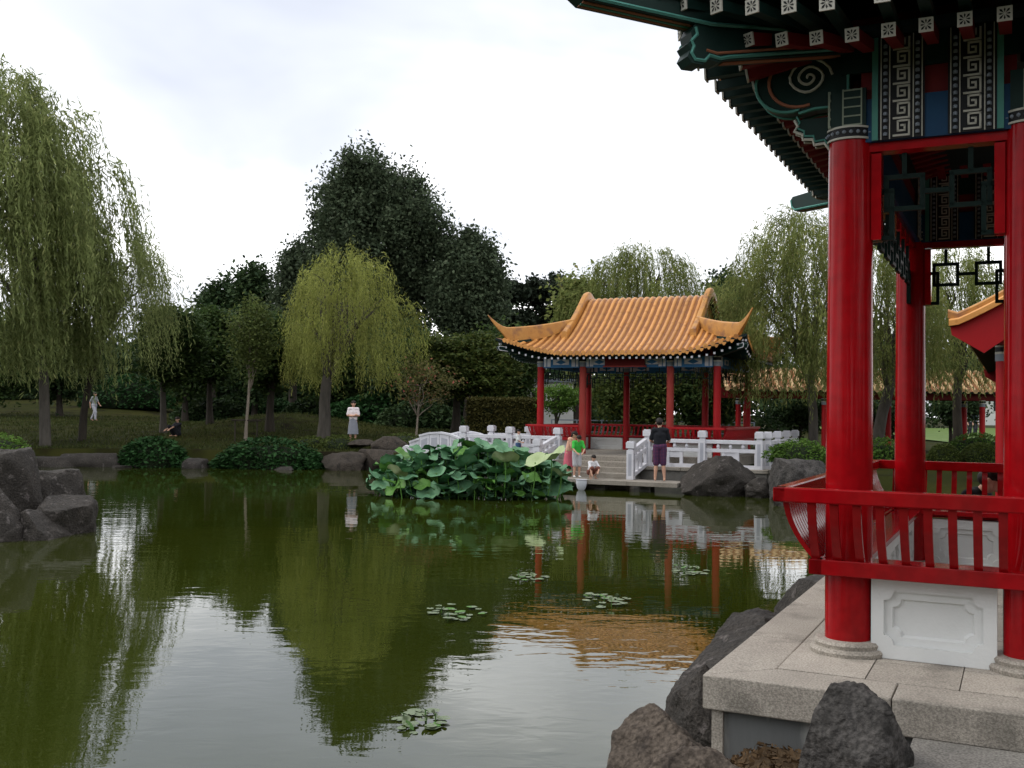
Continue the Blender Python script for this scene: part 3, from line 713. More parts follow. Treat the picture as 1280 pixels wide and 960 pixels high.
for (sx, sy) in ((-1, -1), (-1, 1), (1, -1), (1, 1)):
    e_ = empty('hip_beam', (CX + sx * UT / 2, CY + sy * VD / 2, 0), math.atan2(sy, sx)); e_.parent = NP   # pointing along local +x, outwards
    fnx = lambda a_, z_, dep: (a_, dep, z_)
    lower = [(-.5, 3.68), (-.5, 3.84), (1.10, 3.62), (1.13, 3.56), (1.12, 3.52), (1.15, 3.49), (1.13, 3.46), (1.15, 3.42), (1.12, 3.385), (1.05, 3.385), (1.02, 3.42), (.95, 3.41), (.90, 3.43)]
    b_ = MB(); b_.prism(lower, fnx, -.065, .065); b_.mat(1)
    for f_ in (-1, 1):
        b_.tube([(x - .01, f_ * .066, z + .012) for x, z in [(-.3, 3.66)] + lower[:5:-1][:0] + [(.90, 3.435), (.95, 3.42), (1.02, 3.43), (1.05, 3.395), (1.11, 3.395), (1.135, 3.43), (1.12, 3.47), (1.135, 3.50), (1.10, 3.54), (1.11, 3.58)]], .011, 5)
        b_.mat(2); b_.tube([(-.3, f_ * .066, 3.70), (.88, f_ * .066, 3.475), (.96, f_ * .066, 3.46), (1.03, f_ * .066, 3.47)], .008, 5); b_.mat(1)
    b_.mat(2)
    b_.bar((-.3, 0, 3.643), (.90, 0, 3.427), .05, .006)
    b_.build('lower_hip_beam', [MT['green'], MT['teal'], MT['coral']], e_)
    upper = [(.2, 3.66), (.2, 3.80), (1.82, 3.82), (1.86, 3.79), (1.84, 3.70), (1.78, 3.655), (1.0, 3.605)]
    b_ = MB(); b_.prism(upper, fnx, -.07, .07); b_.mat(1)
    for f_ in (-1, 1):
        b_.tube([(.2, f_ * .071, 3.675), (1.0, f_ * .071, 3.62), (1.77, f_ * .071, 3.668), (1.83, f_ * .071, 3.71), (1.85, f_ * .071, 3.785)], .012, 5)
    b_.mat(2); b_.bar((1.0, .03, 3.603), (1.78, .03, 3.652), .022, .006); b_.bar((1.0, -.03, 3.603), (1.78, -.03, 3.652), .022, .006)
    b_.mat(1); b_.bar((1.0, 0, 3.602), (1.78, 0, 3.651), .02, .006)
    b_.build('upper_hip_beam', [MT['green'], MT['teal'], MT['coral']], e_)
# ceiling boards close the roof void above the beams
MB().b2((-.2, -.2, CH + .601), (UT + .2, VD + .2, CH + .64)).build('ceiling', MT['soffit'], NP)
ROOF_N, _ = make_roof(NP, UT / 2 + OV, VD / 2 + OV, UT / 2 - .75, .34, .085, .24, .215, EZ + .225, MT['tile'], MT['tile_pan'], MT['ridge'], deck=.09, rr=.06, ridge_h=.3, horn=.4, c=(CX, CY))
# ------------------------------------------------------------------ far pavilion on its terrace
TH = math.radians(-24)
FP = empty('pavilion', (.9, 32.5, .86), TH, 'amber tiled pavilion with upturned eaves behind the white stone balustrade', 'pavilion')
fU = [0, 1.4, 4.15, 5.55]; fV = 4.4; fH = 2.66; fr_ = .112
m = MB(); m.lathe([(fr_, 0), (fr_ * .95, fH)], 20); fc_me = m.mesh('column', MT['red_far'], True)
m = MB(); m.lathe([(fr_, 0), (fr_ * .95, fH)], 20); fc_old = m.mesh('column', MT['red_old'], True)
m = MB(); m.lathe([(fr_ * 1.03, 0), (fr_ * 1.03, .13)], 20); m.mat(1).lathe([(fr_ * 1.06, .13), (fr_ * 1.06, .17)], 20); m.mat(2).lathe([(fr_ * 1.03, .17), (fr_ * 1.03, .26)], 20)
m.mat(1).lathe([(fr_ * 1.06, .26), (fr_ * 1.06, .29)], 20)
fcap = m.mesh('capital', [MT['greyblue'], MT['cream'], MT['black']], True)
for j, v in enumerate((0, fV)):
    for i, u in enumerate(fU):
        c_ = link('column', fc_old if (j == 0 and i in (1, 2)) else fc_me, FP, (u, v, 0))
        if j == 0 and i in (1, 2): c_['label'] = 'faded brownish column flanking the steps'
        link('capital', fcap, c_, (0, 0, fH))
def far_beam(p, q, plain=False):
    p, q = Vector(p), Vector(q); L = (q - p).length; d = (q - p).normalized()
    e_ = empty('painted_beam', (p.x, p.y, 0), math.atan2(d.y, d.x)); e_.parent = FP
    MB().b2((fr_, -.07, fH - .03), (L - fr_, .07, fH + .30)).build('beam_body', MT['blue_l'], e_)
    MB().b2((0, -.06, fH + .301), (L, .06, fH + .50)).build('upper_beam', MT['red_dark'], e_)
    for sg in (-1, 1):
        y_ = sg * .072
        for (xa, xb) in ((fr_ + .02, fr_ + .10), (fr_ + .13, fr_ + .24), (L - fr_ - .10, L - fr_ - .02), (L - fr_ - .24, L - fr_ - .13)):
            MB().b2((xa, min(y_, y_ + sg * .008), fH + .0), (xb, max(y_, y_ + sg * .008), fH + .285)).build('painted_band', MT['wstone'], e_)
        k = 1 if L < 2 else 2
        for j in range(k):
            cx = L * (j + .5) / k if k == 1 else (L * .20 if j == 0 else L * .80)
            b_ = MB(); hw = .26
            b_.b2((cx - hw, min(y_, y_ + sg * .008), fH + .06), (cx + hw, max(y_, y_ + sg * .008), fH + .22)); b_.mat(1)
            y2 = y_ + sg * .0085
            b_.add([(cx - .17, y2, fH + .14), (cx, y2, fH + .065), (cx + .17, y2, fH + .14), (cx, y2, fH + .215)], [(0, 1, 2, 3)])
            b_.build('painted_cartouche', [MT['wstone'], MT['blue_l']], e_)
for k in range(3):
    far_beam((fU[k], 0), (fU[k + 1], 0)); far_beam((fU[k], fV), (fU[k + 1], fV))
far_beam((0, 0), (0, fV)); far_beam((5.55, 0), (5.55, fV))
b_ = MB(); b_.b2((2.15, -.16, fH + .02), (3.4, -.11, fH + .42)); b_.mat(1); b_.b2((2.10, -.165, fH + .42), (3.45, -.10, fH + .46)); b_.b2((2.10, -.165, fH - .02), (3.45, -.10, fH + .02))
b_.build('name_board', [MT['red_dark'], MT['red_old']], FP)
for k in range(3):
    for v in (0, fV): fret((fU[k], v), (fU[k + 1], v), FP, fH - .03, MT['green'])
fret((0, 0), (0, fV), FP, fH - .03, MT['green']); fret((5.55, 0), (5.55, fV), FP, fH - .03, MT['green'])
kw = dict(seat=True, SB=.20, RB=.36, zs=.40, zr=.80, step=.16, rail=(.07, .07), nseg=3, wsl=.06, dep=.03)
bench_run((0, 0), (1.4, 0), (0, -1), True, False, FP, MT['red_far'], **kw); bench_run((4.15, 0), (5.55, 0), (0, -1), False, True, FP, MT['red_far'], **kw)
bench_run((0, fV), (0, 0), (-1, 0), True, True, FP, MT['red_far'], **kw); bench_run((5.55, 0), (5.55, fV), (1, 0), True, True, FP, MT['red_far'], **kw)
bench_run((5.55, fV), (0, fV), (0, 1), True, True, FP, MT['red_far'], **kw)
for (p, q, o_) in (((.12, -.02), (1.28, -.02), (0, -1)), ((4.27, -.02), (5.43, -.02), (0, -1)), ((1.28, fV), (.12, fV), (0, 1)), ((4.03, fV), (1.52, fV), (0, 1)), ((5.43, fV), (4.27, fV), (0, 1)),
                  ((0, fV - .12), (0, .12), (-1, 0)), ((5.55, .12), (5.55, fV - .12), (1, 0))):
    low_wall(p, q, o_, .40, FP, relief=True)
# eaves
fA, fB = 5.55 / 2 + 1.0, fV / 2 + 1.0
raf = MB(); raf.b2((-.035, .012, -.035), (.035, .95, .035)); raf.mat(1).b2((-.030, 0, -.030), (.030, .0125, .030)); raf2 = raf.mesh('rafter', [MT['green'], MT['wstone']])
def far_rafters(dist, rz, half):
    n = int(2 * half / .2); R2 = Matrix.Rotation(rz, 3, 'Z')
    for i in range(n + 1):
        s = -half + 2 * half * i / n; k_ = max(0, abs(s) - (half - 1.6)) / 1.6
        pos = R2 @ Vector((s * (1 + .03 * k_), -dist, 0)); link('rafter', raf2, FP, (5.55 / 2 + pos.x, fV / 2 + pos.y, 2.875 + .46 * k_ ** 2.0), (math.radians(8), 0, rz + math.copysign(.5 * k_, s)))
far_rafters(fB - .06, 0, fA - .1); far_rafters(fB - .06, math.pi, fA - .1); far_rafters(fA - .06, -math.pi / 2, fB - .1); far_rafters(fA - .06, math.pi / 2, fB - .1)
for (sx, sy) in ((-1, -1), (-1, 1), (1, -1), (1, 1)):
    e_ = MB(); ang = math.atan2(sy, sx); o0 = Vector((5.55 / 2 + sx * 5.55 / 2, fV / 2 + sy * fV / 2, 0)); dd = Vector((math.cos(ang), math.sin(ang), 0))
    dd = Vector((sx, sy, 0)).normalized(); sd2 = Vector((-dd.y, dd.x, 0))
    fn = lambda a_, z_, dep: tuple(o0 + dd * a_ + sd2 * dep + Vector((0, 0, z_)))
    e_.prism([(-.6, 2.84), (-.6, 3.0), (1.42, 3.27), (1.46, 3.22), (1.42, 3.13)], fn, -.07, .07); e_.mat(1)
    for f_ in (-1, 1): e_.tube([fn(1.15, 3.11, f_ * .071), fn(1.42, 3.14, f_ * .071), fn(1.45, 3.21, f_ * .071), fn(1.42, 3.26, f_ * .071), fn(1.15, 3.23, f_ * .071)], .012, 5)
    e_.build('hip_beam', [MT['green'], MT['wstone']], FP)
MB().b2((-.15, -.15, fH + .502), (5.7, fV + .15, fH + .54)).build('ceiling', MT['soffit'], FP)
ROOF_F, _ = make_roof(FP, fA - .07, fB, 2.03, .40, .088, .50, .205, 3.02, MT['tile'], MT['tile_pan'], MT['ridge'], deck=.08, rr=.058, ridge_h=.26, horn=.40, c=(5.55 / 2, fV / 2))
b_ = MB(); b_.b2((-.55, -.62, -.30), (6.1, fV + .6, -.001)); b_.build('platform', MT['steps'], FP)

def FL(u, v, z):                            # far-terrace frame to world
    return Vector((.9 + u * math.cos(TH) - v * math.sin(TH), 32.5 + u * math.sin(TH) + v * math.cos(TH), z))
TR = empty('terrace', FL(0, 0, 0), TH, 'low stone terrace with slab paving under the far pavilion at the water', 'terrace')
MB().b2((-2.5, -1.15, -.8), (7.2, 6.5, .50)).build('retaining_wall', MT['stone_d'], TR)
for i in range(8):
    xa = -2.55 + 9.8 * i / 8
    if .7 < xa + .6 < 3.9: pass
    MB().b2((xa + .006, -1.2, .501), (xa + 9.8 / 8 - .006, -.55, .60)).build('coping_stone', MT['steps'], TR, bevel=.01)
MB().b2((-2.4, -.549, .505), (7.15, 6.4, .592)).build('paving', MT['steps'], TR)
SP = empty('stone_steps', FL(0, 0, 0), TH, 'flight of four worn stone steps between pavilion and landing', 'steps')
for k in range(4):
    zt = .43 + .14 * k; vf = -2.35 + .42 * k
    MB().b2((1.05, vf, -.3 if k == 0 else zt - .15), (3.64, -.63 if k == 3 else vf + .48, zt)).build('step', MT['steps'], SP, bevel=.012)
    if k: MB().b2((1.06, vf + .05, -.3), (3.63, -.64, zt - .151)).build('step_core', MT['stone_d'], SP)
DK = empty('landing', FL(0, 0, 0), TH, 'low stone landing slab at the waterline where children stand', 'landing')
for k in range(3):
    MB().b2((1.1 + 1.38 * k + .004, -3.2, .16), (1.1 + 1.38 * (k + 1) - .004, -2.2, .29 - .004 * k)).build('landing_slab', MT['steps'], DK, bevel=.01)
for k in range(3): MB().b2((1.5 + 1.3 * k, -2.8, -.8), (1.8 + 1.3 * k, -2.4, .159)).build('support_pier', MT['stone_d'], DK)

# white stone balustrades
m = MB(); m.b2((-.10, -.10, 0), (.10, .10, .80)); m.mat(1)
for (nx, ny) in ((0, -1), (0, 1), (1, 0), (-1, 0)):
    if nx == 0: m.b2((-.045, ny * .1005 - .002, .10), (.045, ny * .1005 + .002, .70))
    else: m.b2((nx * .1005 - .002, -.045, .10), (nx * .1005 + .002, .045, .70))
post_me = m.mesh('post', [MT['wstone'], MT['wstone_in']])
m = MB(); m.b2((-.07, -.07, .80), (.07, .07, .86)); m.b2((-.115, -.115, .861), (.115, .115, 1.02)); m.b2((-.09, -.09, 1.021), (.09, .09, 1.05)); cap2_me = m.mesh('post_cap', MT['wstone'])
def add_post(par, u, v, z):
    p = link('post', post_me, par, (u, v, z)); link('post_cap', cap2_me, p)
def add_panel(par, p, q, z0, z1=None):
    p, q = Vector((*p, z0)), Vector((*q, z0 if z1 is None else z1)); d = q - p; L = Vector((d.x, d.y, 0)).length; dn = Vector((d.x, d.y, 0)).normalized()
    p2, q2 = p + d * (.101 / L), q - d * (.101 / L); Z = Vector((0, 0, 1))
    MB().bar(p2 + Z * .74, q2 + Z * .74, .13, .11, ).build('top_rail', MT['wstone'], par, bevel=.012)
    MB().bar(p2 + Z * .50, q2 + Z * .50, .10, .10).build('middle_rail', MT['wstone'], par)
    MB().bar(p2 + Z * .05, q2 + Z * .05, .13, .10).build('bottom_rail', MT['wstone'], par)
    for t in (.25, .5, .75):
        c_ = p2.lerp(q2, t)
        a_ = MB(); a_.lathe([(.030, .551), (.055, .60), (.045, .64), (.03, .684)], 8, tuple(c_)); a_.build('baluster_knob', MT['wstone'], par, smooth=True)
    for t in (.0, .36, .64, 1.0):
        c_ = p2.lerp(q2, t)
        MB().box((c_.x, c_.y, c_.z + .275), (.09 if 0 < t < 1 else .06, .08, .348), rz=math.atan2(dn.y, dn.x)).build('stile', MT['wstone'], par)
    c0, c1 = p2.lerp(q2, .37), p2.lerp(q2, .63)
    MB().bar(c0 + Z * .36, c1 + Z * .36, .05, .17).build('panel', MT['wstone'], par)
def balustrade(label, pts, z):
    b_ = empty('stone_balustrade', FL(0, 0, z), TH, label, 'balustrade', 'white stone balustrades round the terrace')
    for p in pts: add_post(b_, p[0], p[1], 0)
    for p, q in zip(pts[:-1], pts[1:]): add_panel(b_, p, q, 0)
    return b_
balustrade('white stone balustrade beside the man in black and the big rock', [(3.74, -.9), (5.35, -.9), (6.95, -.9)], .60)
balustrade('white stone balustrade running back from the terrace corner behind the clipped bush', [(7.12, -.55), (7.12, 1.0), (7.12, 2.6), (7.12, 4.2)], .60)
balustrade('white stone balustrade above the lotus leaves next to the bridge', [(.95, -.9), (-.62, -.9), (-2.2, -.9)], .60)
balustrade('white stone balustrade on the back edge of the walk behind the lotus', [(-2.3, 1.35), (-.95, 1.35)], .60)
for (lb, u) in (('sloping white stair rail next to the man in black', 3.74), ('sloping white stair rail next to the girl in pink', .95)):
    b_ = empty('stair_balustrade', FL(0, 0, 0), TH, lb, 'balustrade', 'sloping rails of the steps')
    add_post(b_, u, -2.48, .29); add_panel(b_, (u, -2.48), (u, -1.02), .33, .62)
BR = empty('arched_bridge', FL(0, 0, 0), TH, 'small white stone footbridge with arched solid parapet behind the lotus', 'bridge')
def arch(t): return .66 + .20 * math.sin(math.pi * min(1, max(0, t)) ** .9) + .05 * (1 - t)
nsg = 5
for v in (-.9, 1.15):
    for i in range(nsg):
        t0, t1 = i / nsg, (i + 1) / nsg; ua, ub = -2.32 - 1.8 * t0, -2.32 - 1.8 * t1
        pts = [];
        za, zb = arch(t0), arch(t1); hp = .50 if i < nsg - 1 else .40
        m = MB(); m.add([(ua - .008, v - .07, za), (ub + .008, v - .07, zb), (ub + .008, v - .07, zb + hp), (ua - .008, v - .07, za + hp), (ua - .008, v + .07, za), (ub + .008, v + .07, zb), (ub + .008, v + .07, zb + hp), (ua - .008, v + .07, za + hp)],
                        [(0, 1, 2, 3), (4, 7, 6, 5), (0, 4, 5, 1), (1, 5, 6, 2), (2, 6, 7, 3), (3, 7, 4, 0)])
        m.mat(1)
        for sg in (-1, 1):
            yy = v + sg * .0715; e1, e2 = ua - .07, ub + .07
            m.add([(e1, yy, za + .10), (e2, yy, zb + .10), (e2, yy, zb + hp - .12), (e1, yy, za + hp - .12)], [(0, 1, 2, 3)])
        m.build('parapet_panel', [MT['wstone'], MT['wstone_in']], BR)
        m = MB(); m.bar((ua, v, za + hp + .03), (ub, v, zb + hp + .03), .19, .06); m.build('parapet_coping', MT['wstone'], BR)
    m = MB(); m.lathe([(.16, -.08), (.18, 0), (.16, .08)], 14); m.build('scroll_stone', MT['wstone'], BR, loc=(-4.24, v, .82), rot=(math.pi / 2, 0, 0))
for i in range(10):
    t0, t1 = i / 10, (i + 1) / 10; ua, ub = -2.3 - 1.84 * t0, -2.3 - 1.84 * t1
    m = MB(); m.add([(x, y, z) for y in (-1.0, 1.25) for (x, z) in ((ua, arch(t0) - .16), (ub, arch(t1) - .16), (ub, arch(t1) - .005), (ua, arch(t0) - .005))],
                    [(0, 1, 2, 3), (4, 7, 6, 5), (0, 4, 5, 1), (1, 5, 6, 2), (2, 6, 7, 3), (3, 7, 4, 0)])
    m.build('deck_stone', MT['wstone'], BR)

# ------------------------------------------------------------------ roofed corridors
def corridor(name, label, loc, rz, W, L, z_e, rise, m_tile, m_pan, pitch, gable=True, posts=None, over=.55):
    e_ = empty(name, (loc[0], loc[1], 0), rz, label, 'corridor')           # local x along the length, y across, front eave at y = 0
    rf = empty('roof'); rf.parent = e_
    ns = 10
    def h(t): return rise * (.72 * t + .28 * t * t) if t <= .9 else rise * (.72 * .9 + .28 * .81 + (t - .9) * .6)
    for s in (0, 1):
        m = MB()
        prof = [((W / 2) * k / ns, z_e + h(k / ns)) for k in range(ns + 1)]
        prof = [(y if s == 0 else W - y, z) for y, z in prof]
        m.add([(0, y, z) for y, z in prof] + [(L, y, z) for y, z in prof], [[k, k + 1, ns + 2 + k, ns + 1 + k] for k in range(ns)])
        for i in range(len(m.f)):
            if s == 0: m.f[i] = m.f[i][::-1]
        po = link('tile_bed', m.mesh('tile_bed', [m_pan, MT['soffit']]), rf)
        bm = bmesh.new(); bm.from_mesh(po.data)
        for f in bm.faces:
            f.normal_update()
            if f.normal.z < 0: f.normal_flip()
        bm.to_mesh(po.data); bm.free()
        md = po.modifiers.new('deck', 'SOLIDIFY'); md.thickness = .10; md.offset = -1; md.material_offset = 1; md.material_offset_rim = 1
        rrow = MB(); n = 6; rad0 = pitch * .27
        for k in range(ns * 2 + 1):
            t = k / (ns * 2); y = (W / 2) * t; z = z_e + h(t); rad = rad0 * (1.05 - .15 * ((t * W / 2 / .28) % 1))
            for j in range(n + 1):
                a = math.pi * j / n; rrow.v.append((rad * math.cos(a), (y if s == 0 else W - y), z + rad * math.sin(a) * 1.15 - .01))
        for k in range(ns * 2):
            for j in range(n): rrow.f.append([k * (n + 1) + j, k * (n + 1) + j + 1, (k + 1) * (n + 1) + j + 1, (k + 1) * (n + 1) + j]); rrow.m.append(0)
        rrow.f.append(list(range(n + 1))); rrow.m.append(0)
        yy = -.012 if s == 0 else W + .012
        rrow.add([(rad0 * 1.2 * math.cos(t), yy, z_e + rad0 * 1.2 * math.sin(t) + .01) for t in np.linspace(0, 2 * math.pi, 10)[:-1]], [list(range(9))])
        rme = rrow.mesh('tile_row', m_tile, 'all'); nr = int(L / pitch)
        for i in range(nr + 1): link('tile_row', rme, rf, (.03 + (L - .06) * i / nr, 0, 0))
    for (yy) in (over, W - over):
        MB().b2((.1, yy - .06, z_e - .34), (L - .1, yy + .06, z_e + .12)).build('beam', MT['red_dark'] if not gable else MT['red_far'], e_)
        for px_ in posts:
            c_ = link('column', fc_me, e_, (px_, yy, .45)); c_.scale = (1.05, 1.05, (z_e - .34 - .45 - .25) / fH)
            k_ = link('capital', fcap, e_, (px_, yy, z_e - .34 - .26)); k_.scale = (1.05, 1.05, .9)
    if gable:
        for xg, gx_ in ((0, -1), (L, 1)):
            hw = W / 2
            for sg in (-1, 1):
                poly = [(-.10, z_e + .02), (-.06, z_e - .20), (.42, z_e - .50), (hw, z_e + rise - .62), (hw, z_e + rise + .02), (hw * .9, z_e + h(.9) + .01), (hw * .5, z_e + h(.5) + .01), (hw * .25, z_e + h(.25) + .01)]
                m = MB(); m.prism([(y if sg < 0 else W - y, z) for y, z in poly], lambda a_, z_, dep: (dep, a_, z_), xg + gx_ * (.002 + .002 * sg), xg + gx_ * (.05 + .002 * sg))
                m.build('bargeboard', MT['red_far'], e_)
                m = MB(); m.sweep([(xg - gx_ * .02, (-.12 + (hw + .12) * k / 12) if sg < 0 else W - (-.12 + (hw + .12) * k / 12), z_e + h(max(0, (-.12 + (hw + .12) * k / 12) / hw)) + .02 + (.06 if k == 0 else 0)) for k in range(13)], .2, .15)
                m.build('verge_ridge', MT['ridge'], rf, smooth=True)
                m = MB(); m.sweep([(xg + gx_ * .10, (-.10 + (hw + .10) * k / 12) if sg < 0 else W - (-.10 + (hw + .10) * k / 12), z_e + h(max(0, (-.10 + (hw + .10) * k / 12) / hw)) - .06) for k in range(13)], .15, .12)
                m.build('verge_tiles', MT['tile'], rf, smooth=True)
    return e_
corridor('roofed_walkway', 'long walkway under pale amber tiles beyond the willows and clipped bushes', (8.8, 42.6), math.radians(-2.5), 3.0, 17.0, 3.18, .95, MT['tile_pale'], MT['tile_pan'], .30, False, [.9, 4.1, 7.3, 10.5, 13.7, 16.4])
vdir = math.radians(90 - 26)
g0 = at(1195, 398, 17.0)
corridor('roofed_walkway', 'walkway with red gable boards and amber verge tiles seen through the near pavilion', (g0.x + 18.5 * math.cos(vdir), g0.y + 18.5 * math.sin(vdir)), vdir + math.pi, 3.3, 18.5, 3.66, 1.0, MT['tile'], MT['tile_pan'], .24, True, [.7, 4.2, 7.7, 11.2, 14.7, 17.8], .69)
# ------------------------------------------------------------------ rocks
def rock(label, loc, dims, rz, seed, mat_, cuts=7, group=None, sub=5, rough=.075, flat=None):
    bm = bmesh.new(); bmesh.ops.create_icosphere(bm, subdivisions=sub, radius=1.0)
    rs = random.Random(seed); off = Vector((seed * 3.1, seed * 1.7, seed * .9))
    planes = []
    for _ in range(cuts):
        n_ = Vector((rs.uniform(-1, 1), rs.uniform(-1, 1), rs.uniform(-.2, 1))).normalized(); planes.append((n_, rs.uniform(.58, .86)))
    if flat: planes.append((Vector((rs.uniform(-.08, .08), rs.uniform(-.08, .08), 1)).normalized(), flat))
    for v in bm.verts:
        p = v.co.copy(); n_ = p.normalized()
        d = 1 + .22 * mnoise.noise(n_ * 1.1 + off) + .10 * mnoise.noise(n_ * 2.6 + off)
        p = n_ * d
        for (pn, pd) in planes:
            s = p.dot(pn)
            if s > pd: p -= pn * ((s - pd) * .96)
        p += n_ * (rough * .55 * mnoise.fractal(p * 4.0 + off, .9, 2.1, 5) + rough * .12 * mnoise.fractal(p * 14 + off, .9, 2, 3))
        v.co = Vector((p.x * dims[0] / 2, p.y * dims[1] / 2, p.z * dims[2] / 2))
    me = bpy.data.meshes.new('rock'); bm.to_mesh(me); bm.free(); me.materials.append(mat_)
    me.polygons.foreach_set('use_smooth', [True] * len(me.polygons)); me.set_sharp_from_angle(angle=math.radians(42))
    o = link('rock', me, None, loc, (0, 0, rz)); tag(o, label, 'rock', group); return o
# beside the near platform: centres in metres, z at mid-height
rock('big dark boulder in the water against the long side of the platform', (1.92, 8.0, .06), (1.2, 2.1, 1.10), -.35, 3, MT['rock'], 6, sub=6)
rock('slim dark rock at the far end of the platform side above the water', (3.0, 10.15, .25), (.8, 1.8, .8), -.4, 11, MT['rock'], 6)
rock('dark rock wedged below the platform side behind the brown boulder', (1.27, 6.6, .08), (.46, .8, .90), .3, 5, MT['rock'], 6, sub=6)
rock('brown rounded boulder half in the water by the platform corner', (.88, 5.98, .03), (.76, .72, .78), .4, 8, MT['rock_r'], 5, sub=6)
rock('grey-brown sloping boulder lying in front of the platform corner', (.89, 5.02, .12), (.86, .7, .80), -.2, 21, MT['rock_r'], 6, sub=6)
rock('pointed dark grey rock standing on soil in front of the platform edge', (1.585, 4.86, .50), (.60, .52, .98), .3, 14, MT['rock_g'], 12, rough=.06, flat=.72, sub=6)
# beside the landing
rock('large cleft boulder at the waterline between landing and balustrade', at(902, 604, 27.3) + Vector((0, .2, .05)), (2.1, 1.5, 1.55), .1, 17, MT['rock'], 8)
rock('low dark stone on the right flank of the cleft boulder', at(948, 612, 26.9), (.9, .8, .7), .5, 24, MT['rock'], 7)
rock('flat-topped grey block below the clipped bush by the terrace corner', at(1000, 596, 26.0) + Vector((0, .2, 0)), (1.75, 1.2, 1.5), -.15, 29, MT['rock_g'], 8, flat=.55)
rock('dark stone under the flat-topped grey block', at(1010, 625, 24.5), (1.8, 1.0, .9), .2, 31, MT['rock'], 7)
# left group
for (lb, px, py, D, dm, sd_, mt_, fl) in (
    ('tall dark rock at the back of the left rock group', 12, 610, 17.6, (1.5, 1.3, 2.4), 41, 'rock', .75),
    ('flat-topped dark rock next to the two small white posts', 62, 615, 18.2, (1.9, 1.3, 2.1), 43, 'rock', .6),
    ('wedge rock with a sloping top in the left rock group', 88, 632, 17.3, (1.35, 1.2, 1.25), 47, 'rock', None),
    ('low rounded rock at the water foot of the left rock group', 62, 655, 16.6, (1.35, 1.0, 1.05), 53, 'rock', None),
    ('dark leaning rock on the outer side of the left rock group', -8, 655, 16.2, (1.3, 1.0, 2.0), 59, 'rock', None)):
    rock(lb, at(px, py, D) - Vector((.18, 0, .30)), dm, sd_ * .37, sd_, MT[mt_], 8, 'rocks on the left shore', flat=fl)
# far bank
bank = [(110, 580, 36.4, (2.6, 1.3, 1.2), 'grey bank stone between the willow trunk and the first juniper'), (243, 585, 36.3, (1.3, 1, 1.1), 'grey stone between the two spreading junipers'),
        (430, 578, 37.0, (3.0, 1.6, 1.15), 'broad brown ledge rock under the woman with folded arms'), (474, 574, 36.8, (2.0, 1.3, 1.1), 'brown ledge rock between the woman and the lotus'),
        (486, 556, 38.0, (1.5, 1.1, 1.0), 'pointed brown rock behind the ledge next to the bridge'), (452, 553, 39.0, (1.5, 1.0, .35), 'thin flat rock at the feet of the woman'), (345, 588, 36.4, (2.2, .8, .6), 'dark waterside stone below the larger juniper'),
        (60, 582, 36.0, (2.4, 1.1, 1.0), 'dark bank stone at the foot of the big willow'), (170, 588, 36.3, (2.2, .8, .6), 'dark waterside stone below the first juniper')]
for i, (px, py, D, dm, lb) in enumerate(bank):
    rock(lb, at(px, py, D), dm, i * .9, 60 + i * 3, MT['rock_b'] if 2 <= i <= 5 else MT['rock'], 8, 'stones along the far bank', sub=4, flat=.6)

# flagstones in front of the near pavilion
PV = empty('paving'); tag(PV, kind='structure'); PV.location = NP.location; PV.rotation_euler = NP.rotation_euler
xs_ = [.44, 1.0, 1.95, 2.85, 3.7, 4.6]
ys_ = [-FE - .005, -1.50, -2.05, -2.75, -3.5, -4.3]
for i in range(5):
    for j in range(5):
        sh = (.18 if j % 2 else 0)
        xa, xb = xs_[i] + (sh if i else 0), xs_[i + 1] + sh
        MB().b2((xa + .005, ys_[j + 1] + .005, -.30), (xb - .005, ys_[j] - .005, -ST + .004 + random.uniform(-.004, .004))).build('paving_slab', MT['stone_d'] if (i, j) != (1, 0) else MT['stone'], PV, bevel=.008)
m = MB(); m.b2((.42, -4.4, -.9), (5.2, -FE - .003, -ST - .045)); tag(m.build('paving_bed', MT['soil'], PV))
# soil and litter strip between platform, rocks and flags
so_ = MB(); n_ = 18
vs = []; 
for j in range(n_ + 1):
    for i in range(n_ + 1):
        x = -.75 + 1.6 * i / n_; y = -2.6 + 1.75 * j / n_; edge = min(1, i / 5)
        vs.append((x, y, -.66 + .30 * edge * (1 if j > 1 else .6) + .03 * mnoise.noise(Vector((x * 5, y * 5, 0)))))
so_.add(vs, [[j * (n_ + 1) + i, j * (n_ + 1) + i + 1, (j + 1) * (n_ + 1) + i + 1, (j + 1) * (n_ + 1) + i] for j in range(n_) for i in range(n_)])
sl = so_.build('soil', MT['soil'], None, smooth='all'); sl.location = NP.location; sl.rotation_euler = NP.rotation_euler; tag(sl, kind='structure')
# fallen needles and leaves on it
k = 1500; px_ = RNG.uniform(-.55, .75, k); py_ = RNG.uniform(-1.9, -.95, k); an = RNG.uniform(0, 6.28, k); ln = RNG.uniform(.012, .045, k); wd_ = RNG.uniform(.002, .008, k)
edge = np.minimum(1, ((px_ + .75) / 1.6) * 18 / 5); pz = -.66 + .30 * edge + .035
dx, dy = np.cos(an), np.sin(an)
V = np.stack([np.stack([px_ + sx * dx * ln / 2 - sy * dy * wd_ / 2, py_ + sx * dy * ln / 2 + sy * dx * wd_ / 2, pz + RNG.uniform(-.012, .02, k)], -1) for sx, sy in ((-1, -1), (1, -1), (1, 1), (-1, 1))], 1).reshape(-1, 3)
MT['litter'] = leafmat('dry_leaf', (.05, .03, .016), (.15, .095, .05), None, .1)
lt = link('leaf_litter', arr_mesh('leaf_litter', V, np.arange(4 * k).reshape(-1, 4), MT['litter'])); lt.location = NP.location; lt.rotation_euler = NP.rotation_euler
tag(lt, 'brown fallen leaves and needles on the soil by the platform', 'leaf litter', kind='stuff')
